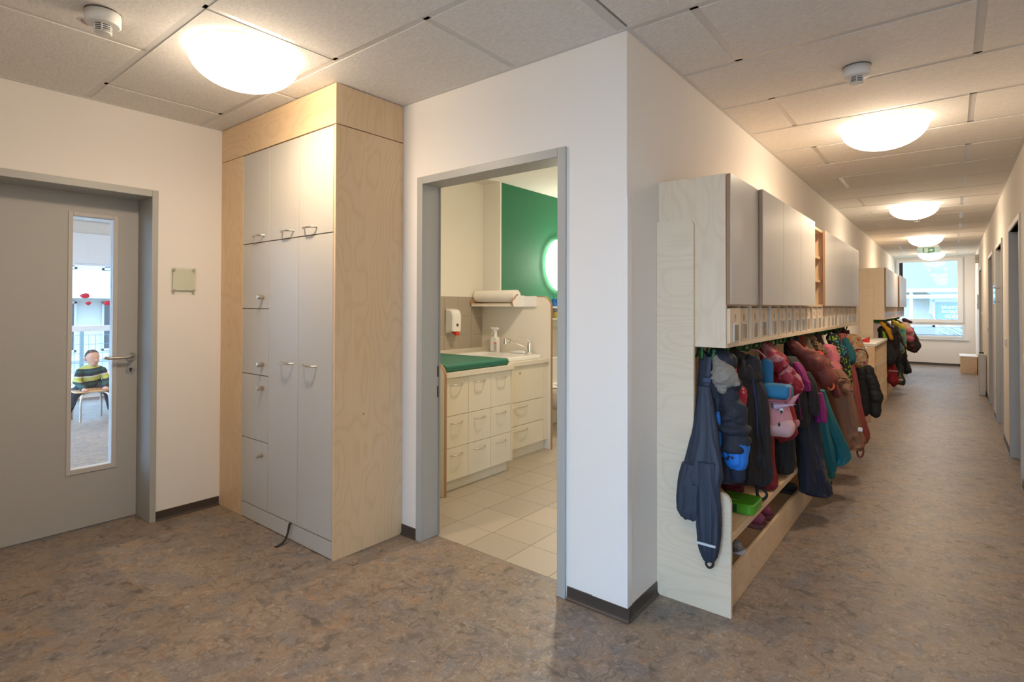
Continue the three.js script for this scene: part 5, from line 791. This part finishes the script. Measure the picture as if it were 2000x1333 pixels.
garment('tan_trousers', 'tan padded trousers with a gathered waist and white label', 'trousers', [
  { n: 'legs', g: drape([[0.90, 0.415, -2.73, 0.04, 0.055], [0.82, 0.44, -2.76, 0.068, 0.088], [0.65, 0.455, -2.80, 0.08, 0.11], [0.46, 0.465, -2.88, 0.096, 0.13], [0.33, 0.47, -2.92, 0.112, 0.143], [0.285, 0.47, -2.92, 0.108, 0.138]], { amp: 0.11, n: 5, seed: 20, bunch: 0.9 }), m: cloth(0.235, 0.115, 0.068, 0.8) },
  { n: 'gathered_waist', c: [[0.47, 0.80, -2.70, 0.50, 0.755, -2.70, 0.05, 0.045]], m: cloth(0.20, 0.095, 0.062, 0.7), wr: 0.016, wf: [40, 40, 40], h: 0.008 },
  { n: 'white_label', g: box6(0.555, 0.585, 0.43, 0.46, -2.83, -2.82), m: M.white }, { n: 'hem', c: [[0.40, 0.285, -2.88, 0.55, 0.285, -2.90, 0.022, 0.022, 1, 2.2]], m: cloth(0.16, 0.075, 0.06), wr: 0.006 }]);
garment('sequin_jacket', 'black jacket with turquoise and lime dots and a navy mitten', 'jacket', [
  { n: 'body', c: [[0.34, 1.10, -3.22, 0.40, 0.96, -3.16, 0.045, 0.07], [0.40, 0.96, -3.16, 0.43, 0.74, -3.18, 0.072, 0.068]], m: M.vc, h: 0.006, wr: 0.008, color: (x, y, z) => { const [d, i] = vor(x, y, z, 62); return d < 0.42 && i > 0.35 ? (n3(x * 9, y * 9, z * 9) > 0.5 ? [0.02, 0.26, 0.30] : [0.28, 0.42, 0.03]) : [0.008, 0.010, 0.014]; } },
  { n: 'teal_edge', c: [[0.42, 1.08, -3.32, 0.455, 0.93, -3.30, 0.03, 0.05]], m: cloth(0.006, 0.085, 0.10), wr: 0.006 },
  { n: 'mitten', c: [[0.465, 0.66, -3.12, 0.475, 0.585, -3.12, 0.045, 0.05]], m: cloth(0.012, 0.025, 0.055, 0.6), wr: 0.006 }]);
garment('salmon_trousers', 'salmon pink rain trousers hanging nearly to the floor', 'trousers', [
  { n: 'legs', g: drape([[1.13, 0.375, -3.55, 0.026, 0.036], [0.97, 0.40, -3.52, 0.046, 0.065], [0.76, 0.432, -3.50, 0.056, 0.074], [0.52, 0.46, -3.52, 0.058, 0.07], [0.36, 0.484, -3.56, 0.063, 0.07], [0.25, 0.503, -3.60, 0.064, 0.068], [0.195, 0.508, -3.60, 0.046, 0.05], [0.17, 0.51, -3.60, 0.03, 0.034]], { amp: 0.17, n: 5, seed: 21 }), m: cloth(0.29, 0.058, 0.055, 0.7) },
  { n: 'foot_loop', g: tube([[0.49, 0.16, -3.58], [0.485, 0.09, -3.56], [0.505, 0.06, -3.56], [0.525, 0.09, -3.58], [0.52, 0.16, -3.6]], 0.008, 14, 6), m: cloth(0.14, 0.035, 0.03) }]);
const floral = (x, y, z) => { const [d, i] = vor(x, y, z, 24), [e, j] = vor(x, y, z, 62); return d < 0.42 && i > 0.35 ? (i > 0.62 ? [0.26, 0.022, 0.045] : [0.40, 0.17, 0.03]) : e < 0.3 ? [0.13, 0.055, 0.035] : j > 0.7 ? [0.40, 0.20, 0.05] : [0.36, 0.27, 0.18]; };
garment('floral_backpack', 'beige floral backpack with red and ochre flowers', 'backpack', [
  { n: 'bag', c: [[0.44, 1.045, -3.62, 0.475, 0.93, -3.60, 0.085, 0.095, 1, 0.8]], m: M.vc, color: floral, h: 0.005, wr: 0.003 }, { n: 'front_pocket', c: [[0.50, 0.945, -3.545, 0.51, 0.90, -3.545, 0.055, 0.058, 1, 0.7]], m: M.vc, color: floral, h: 0.005, wr: 0.002 },
  { n: 'zip', g: tube([[0.445, 0.935, -3.507], [0.465, 0.985, -3.50], [0.51, 1.002, -3.497], [0.555, 0.985, -3.50], [0.572, 0.93, -3.507]], 0.0042, 22, 5), m: cloth(0.05, 0.02, 0.02) }, { n: 'strap', c: [[0.30, 1.14, -3.68, 0.41, 1.07, -3.68, 0.018, 0.024]], m: cloth(0.02, 0.015, 0.03), wr: 0.002 }]);
garment('black_puffer', 'black quilted jacket under the floral backpack', 'jacket', [{ n: 'collar', c: [[0.24, 1.13, -3.98, 0.36, 0.98, -3.97, 0.03, 0.06], [0.36, 0.98, -3.97, 0.46, 0.82, -3.96, 0.06, 0.07]], m: cloth(0.009, 0.009, 0.010, 0.65), wr: 0.010 }, { n: 'body', c: [[0.47, 0.80, -3.95, 0.475, 0.44, -3.95, 0.075, 0.085]], m: cloth(0.009, 0.009, 0.010, 0.65), wr: 0.005, wf: [8, 24, 8] }, { n: 'sleeve', c: [[0.53, 0.78, -3.93, 0.585, 0.55, -3.95, 0.055, 0.06], [0.585, 0.55, -3.95, 0.585, 0.40, -3.95, 0.06, 0.045]], m: cloth(0.009, 0.009, 0.010, 0.65), wr: 0.005, wf: [8, 26, 8], h: 0.009 }]);
garment('maroon_coat', 'dark maroon coat hanging at the far hooks of the first rack', 'jacket', [{ n: 'body', c: [[0.25, 1.12, -4.2, 0.32, 0.60, -4.2, 0.05, 0.10]], m: cloth(0.07, 0.012, 0.02), wr: 0.012, h: 0.012 }]);
garment('dark_parka', 'dark parka filling the hooks behind the rust rucksack', 'jacket', [{ n: 'body', c: [[0.22, 1.13, -2.05, 0.29, 0.60, -2.05, 0.05, 0.10, 1, 1.5]], m: cloth(0.012, 0.013, 0.018), wr: 0.012, h: 0.012 }]);
garment('grey_parka', 'dark grey parka on the hooks behind the tan trousers', 'jacket', [{ n: 'body', c: [[0.22, 1.13, -2.95, 0.30, 0.55, -2.95, 0.05, 0.10, 1, 1.6]], m: cloth(0.03, 0.02, 0.022), wr: 0.012, h: 0.012 }]);
// far rack
const G2 = { h: 0.013, wr: 0.014 };
garment('brown_puffer', 'dark brown puffer jacket with big hood on the far rack', 'jacket', [{ n: 'body', c: [[0.30, 1.08, -8.15, 0.37, 0.98, -8.1, 0.07, 0.10], [0.36, 0.98, -8.1, 0.40, 0.62, -8.15, 0.11, 0.10]], m: cloth(0.022, 0.013, 0.016, 0.6), ...G2 }]);
garment('black_long_coat', 'long black coat at the near end of the far rack', 'jacket', [{ n: 'body', c: [[0.28, 1.02, -7.88, 0.34, 0.58, -7.88, 0.08, 0.11]], m: blackF, ...G2 }]);
garment('yellow_sleeve_vest', 'yellow knitted scarf over the black coat on the far rack', 'scarf', [{ n: 'scarf', c: [[0.27, 1.13, -7.80, 0.36, 1.02, -7.76, 0.028, 0.03], [0.36, 1.02, -7.76, 0.395, 0.90, -7.77, 0.03, 0.03]], m: cloth(0.55, 0.26, 0.01, 0.9), h: 0.01, wr: 0.004 }]);
garment('lime_mitten', 'lime green mitten hanging by the yellow scarf', 'mitten', [{ n: 'mitten', c: [[0.30, 0.99, -7.80, 0.315, 0.89, -7.80, 0.022, 0.032]], m: cloth(0.20, 0.36, 0.02, 0.8), h: 0.01, wr: 0.004 }]);
garment('dark_jacket', 'black padded jacket in the middle of the far rack', 'jacket', [{ n: 'body', c: [[0.36, 1.0, -8.75, 0.44, 0.58, -8.75, 0.09, 0.11]], m: blackF, ...G2 }]);
garment('blue_grey_bag', 'small grey blue bag with lime edging on the far rack', 'bag', [{ n: 'bag', c: [[0.41, 0.83, -8.62, 0.45, 0.69, -8.62, 0.035, 0.06]], m: cloth(0.10, 0.17, 0.26), h: 0.01, wr: 0.004 }, { n: 'edging', g: tube([[0.405, 0.64, -8.56], [0.45, 0.625, -8.555], [0.505, 0.65, -8.56], [0.50, 0.75, -8.56]], 0.006, 12, 5), m: cloth(0.4, 0.42, 0.04) }]);
garment('mint_jacket', 'mint and yellow patterned jacket on the far rack', 'jacket', [{ n: 'body', c: [[0.32, 1.12, -9.3, 0.40, 0.99, -9.3, 0.05, 0.09], [0.40, 0.99, -9.3, 0.43, 0.72, -9.3, 0.09, 0.08]], m: M.vc, color: (x, y, z) => vor(x, y, z, 14)[1] > 0.7 || y > 1.03 ? [0.45, 0.36, 0.03] : [0.12, 0.38, 0.29], ...G2 }]);
garment('pink_pig_backpack', 'pink and cream animal backpack at the end of the far rack', 'backpack', [{ n: 'bag', c: [[0.42, 1.02, -10.5, 0.46, 0.88, -10.5, 0.08, 0.10]], m: cloth(0.55, 0.40, 0.33), h: 0.012, wr: 0.004 }, { n: 'muzzle', c: [[0.48, 0.93, -10.38, 0.50, 0.93, -10.38, 0.055, 0.055]], m: cloth(0.55, 0.17, 0.22), h: 0.01, wr: 0.002 }, { n: 'pocket', c: [[0.47, 0.80, -10.40, 0.50, 0.78, -10.40, 0.065, 0.06]], m: cloth(0.42, 0.10, 0.17), h: 0.01, wr: 0.003 }, { n: 'hood_top', c: [[0.40, 1.13, -10.5, 0.50, 1.09, -10.48, 0.04, 0.03]], m: cloth(0.04, 0.012, 0.03), h: 0.01, wr: 0.006 }]);
garment('dark_floral_coat', 'dark patterned coat behind the animal backpack', 'jacket', [{ n: 'collar', c: [[0.22, 1.13, -10.9, 0.42, 0.95, -10.9, 0.03, 0.07]], m: cloth(0.02, 0.016, 0.016), wr: 0.008, h: 0.013 }, { n: 'body', c: [[0.44, 0.92, -10.9, 0.52, 0.62, -10.9, 0.10, 0.13]], m: M.vc, color: (x, y, z) => vor(x, y, z, 16)[1] > 0.75 ? [0.16, 0.03, 0.05] : [0.02, 0.016, 0.016], ...G2 }]);
garment('red_rain_trousers', 'red rain trousers with a reflective stripe below the far bench seat', 'trousers', [{ n: 'leg', c: [[0.36, 0.58, -7.95, 0.395, 0.26, -7.95, 0.06, 0.075], [0.395, 0.26, -7.95, 0.40, 0.19, -7.95, 0.06, 0.03]], m: cloth(0.24, 0.010, 0.02), ...G2 }, { n: 'stripe', g: box6(0.35, 0.47, 0.40, 0.412, -7.885, -7.875), m: strip }]);
garment('camouflage_trousers', 'camouflage trousers beside the red rain trousers', 'trousers', [{ n: 'leg', c: [[0.40, 0.62, -8.35, 0.455, 0.22, -8.35, 0.075, 0.075]], m: M.vc, color: (x, y, z) => { const q = vor(x, y * 0.5, z, 11)[1]; return q > 0.66 ? [0.22, 0.14, 0.06] : q > 0.33 ? [0.012, 0.03, 0.03] : [0.03, 0.045, 0.03]; }, ...G2 }, { n: 'stripe', g: box6(0.41, 0.51, 0.23, 0.25, -8.265, -8.255), m: strip }]);
garment('black_rucksack', 'black rucksack hanging low from the far rack', 'backpack', [{ n: 'strap', c: [[0.22, 1.13, -9.1, 0.36, 0.85, -9.1, 0.016, 0.018], [0.36, 0.85, -9.1, 0.44, 0.64, -9.1, 0.018, 0.03]], m: blackF, wr: 0.002, h: 0.012 }, { n: 'bag', c: [[0.44, 0.62, -9.1, 0.52, 0.32, -9.1, 0.05, 0.075]], m: blackF, ...G2 }]);
// ---------- corridor fittings ----------
const doorText = ['nearest closed grey door on the corridor right wall', 'second grey door with a projecting glass sign on its frame', 'third grey corridor door', 'last grey corridor door beside the fire notice'];
DOORS.forEach(([a, b], i) => {
  const d = struct(i ? 'door_' + (i + 5) : 'door_3', doorText[i]);
  steelFrame(d, [bb(RIGHT - 0.012, 1.66, 0, 2.095, b - 0.035, b + 0.012, { r: 0.003 }), bb(RIGHT - 0.012, 1.66, 0, 2.095, a - 0.012, a + 0.035, { r: 0.003 }), bb(RIGHT - 0.012, 1.66, 2.05, 2.095, a + 0.035, b - 0.035, { r: 0.003 })]);
  part('door_leaf', bb(1.66, 1.70, 0.006, 2.06, a, b), M.leaf, d);
});
const wsw = (z, y, label) => { const t = thing('light_switch', label, 'switch', [RIGHT, y, z]); part('plate', bb(RIGHT - 0.010, RIGHT, y, y + 0.081, z - 0.04, z + 0.04, { r: 0.004 }), M.white, t); part('rocker', bb(RIGHT - 0.014, RIGHT - 0.009, y + 0.012, y + 0.069, z - 0.028, z + 0.028, { r: 0.003 }), M.whiteGloss, t); };
wsw(-5.08, 0.98, 'white light switch between the first two corridor doors'); wsw(-3.28, 0.95, 'white light switch before the nearest corridor door'); wsw(-8.55, 1.0, 'white light switch after the third corridor door'); wsw(-10.3, 1.22, 'white wall switch high beside the last corridor door');
{ const t = thing('projecting_sign', 'small blue glass sign on two steel pins by the second door frame', 'sign', [RIGHT - 0.05, 1.40, -5.62]);
  part('glass_plate', bb(RIGHT - 0.066, RIGHT - 0.058, 1.40, 1.60, -5.72, -5.57), new THREE.MeshPhysicalMaterial({ color: lin(0.75, 0.9, 1), transmission: 0.85, roughness: 0.05, thickness: 0 }), t); for (const y of [1.425, 1.575]) for (const z of [-5.70, -5.59]) part('pin', cyl(0.007, 0.007, 0.07, [RIGHT - 0.035, y, z], 'x', 10), M.steel, t); }
{ const t = thing('alarm_box', 'white square alarm box high on the corridor wall', 'alarm', [RIGHT, 2.24, -11.95]); part('housing', bb(RIGHT - 0.06, RIGHT, 2.24, 2.40, -12.03, -11.87, { r: 0.006 }), M.white, t); part('speaker_grille', cyl(0.035, 0.035, 0.004, [RIGHT - 0.061, 2.32, -11.95], 'x', 20), std(lin(0.6, 0.58, 0.54), 0.6), t); part('front_disc', cyl(0.03, 0.03, 0.004, [RIGHT - 0.03, 2.32, -11.868], 'z', 20), std(lin(0.68, 0.66, 0.62), 0.5), t); }
{ const t = thing('fire_notice', 'framed notice with a blue lower half by the last door', 'notice', [RIGHT, 1.33, -12.2]); part('sheet', bb(RIGHT - 0.02, RIGHT, 1.33, 1.62, -12.32, -12.10), std(lin(0.55, 0.57, 0.58), 0.4), t); part('blue_field', bb(RIGHT - 0.021, RIGHT - 0.001, 1.335, 1.45, -12.315, -12.105), std(lin(0.02, 0.06, 0.2), 0.4), t); }
{ const t = thing('bin_post', 'slim white floor bin against the corridor wall', 'bin', [1.475, 0, -9.15]); part('bin_body', bb(1.425, RIGHT - 0.014, 0, 0.63, -9.3, -9.03, { r: 0.012 }), std(lin(0.62, 0.60, 0.56), 0.5), t); part('lid', bb(1.42, RIGHT - 0.014, 0.63, 0.645, -9.305, -9.025, { r: 0.005 }), M.white, t); }
solo('black_torch', lathe([[0.0001, 0.645], [0.035, 0.648], [0.03, 0.665], [0.0001, 0.672]], [1.46, 0, -9.12], 18), M.black, 'small black lump lying on the slim white bin', 'object');
{ const t = thing('wooden_chest', 'wooden chest with a white lid at the corridor end', 'chest', [1.37, 0, -12.95]); part('chest_body', bb(1.235, 1.505, 0, 0.335, -13.35, -12.64, { r: 0.002, grain: 'z' }), M.birch, t); part('lid', bb(1.225, 1.508, 0.335, 0.358, -13.36, -12.63, { r: 0.002 }), M.white, t); part('knob', cyl(0.018, 0.018, 0.03, [1.22, 0.16, -12.75], 'x', 14), M.black, t); }
{ // hanging exit sign
  const t = thing('exit_sign', 'green escape route sign with a white arrow hanging from the ceiling', 'sign', [0.77, 2.37, -10.55]);
  part('glass_plate', bb(0.60, 0.945, 2.37, 2.475, -10.556, -10.548), std(lin(0.24, 0.46, 0.49), 0.3, { emissive: lin(0.25, 0.5, 0.5), emissiveIntensity: 0.15 }), t);
  const cv = document.createElement('canvas'); cv.width = 256; cv.height = 128; const c = cv.getContext('2d'); c.fillStyle = '#087a55'; c.fillRect(0, 0, 256, 128); c.fillStyle = '#c8d6d0'; c.fillRect(38, 14, 74, 100); c.fillStyle = '#0aa06c';
  c.beginPath(); c.arc(86, 32, 9, 0, 7); c.fill(); c.lineWidth = 9; c.strokeStyle = '#0aa06c'; c.beginPath(); c.moveTo(80, 46); c.lineTo(70, 74); c.lineTo(86, 90); c.lineTo(78, 110); c.moveTo(70, 74); c.lineTo(56, 96); c.moveTo(58, 60); c.lineTo(78, 50); c.lineTo(98, 64); c.stroke();
  c.fillStyle = '#c8d6d0'; c.beginPath(); c.moveTo(132, 54); c.lineTo(178, 54); c.lineTo(178, 30); c.lineTo(232, 64); c.lineTo(178, 98); c.lineTo(178, 74); c.lineTo(132, 74); c.fill();
  const tx = new THREE.CanvasTexture(cv); tx.colorSpace = THREE.SRGBColorSpace; const g = new THREE.PlaneGeometry(0.175, 0.095); g.translate(0.772, 2.4225, -10.546); part('pictogram', g, std(0xffffff, 0.4, { map: tx, emissive: 0xffffff, emissiveMap: tx, emissiveIntensity: 0.2 }), t);
  part('lamp_housing', bb(0.62, 0.925, 2.475, 2.51, -10.575, -10.53, { r: 0.004 }), M.white, t); for (const x of [0.66, 0.885]) part('suspension_rod', cyl(0.004, 0.004, CE - 2.51, [x, (CE + 2.51) / 2, -10.552], 'y', 8), M.steel, t);
  part('test_button', bb(0.75, 0.80, 2.362, 2.37, -10.556, -10.546), M.black, t);
}
{ // end window
  const n = struct('window_1', 'white corridor end window with a large sash above a low pane'), Z = END - 0.10;
  const x0 = 0.005, x1 = 1.345, T = 2.555;
  part('window_frame', [bb(x0, x0 + 0.05, 0.63, T, Z - 0.05, Z + 0.03), bb(x1 - 0.05, x1, 0.63, T, Z - 0.05, Z + 0.03), bb(x0 + 0.05, x1 - 0.05, 0.63, 0.695, Z - 0.05, Z + 0.03), bb(x0 + 0.05, x1 - 0.05, T - 0.05, T, Z - 0.05, Z + 0.03), bb(x0 + 0.05, x1 - 0.05, 0.945, 1.02, Z - 0.05, Z + 0.03)], M.white, n);
  part('sash', [bb(x0 + 0.035, x0 + 0.085, 1.005, T - 0.03, Z + 0.031, Z + 0.06, { r: 0.004 }), bb(x1 - 0.135, x1 - 0.035, 1.005, T - 0.03, Z + 0.031, Z + 0.06, { r: 0.004 }), bb(x0 + 0.085, x1 - 0.135, 1.005, 1.085, Z + 0.031, Z + 0.06, { r: 0.004 }), bb(x0 + 0.085, x1 - 0.135, 2.455, T - 0.03, Z + 0.031, Z + 0.06, { r: 0.004 })], M.white, n);
  part('pane', bb(x0 + 0.051, x1 - 0.051, 1.021, T - 0.051, Z + 0.0, Z + 0.006), M.glass, n); part('pane', bb(x0 + 0.051, x1 - 0.051, 0.696, 0.944, Z, Z + 0.006), M.glass, n);
  for (const y of [1.03, 2.44]) part('hinge', cyl(0.007, 0.007, 0.06, [x1 - 0.025, y, Z + 0.04], 'y', 8), M.white, n);
  part('sill', bb(0.0, 1.41, 0.605, 0.63, END - 0.3, END + 0.035, { r: 0.003 }), M.white, n);
}
renderer.render(scene, camera);
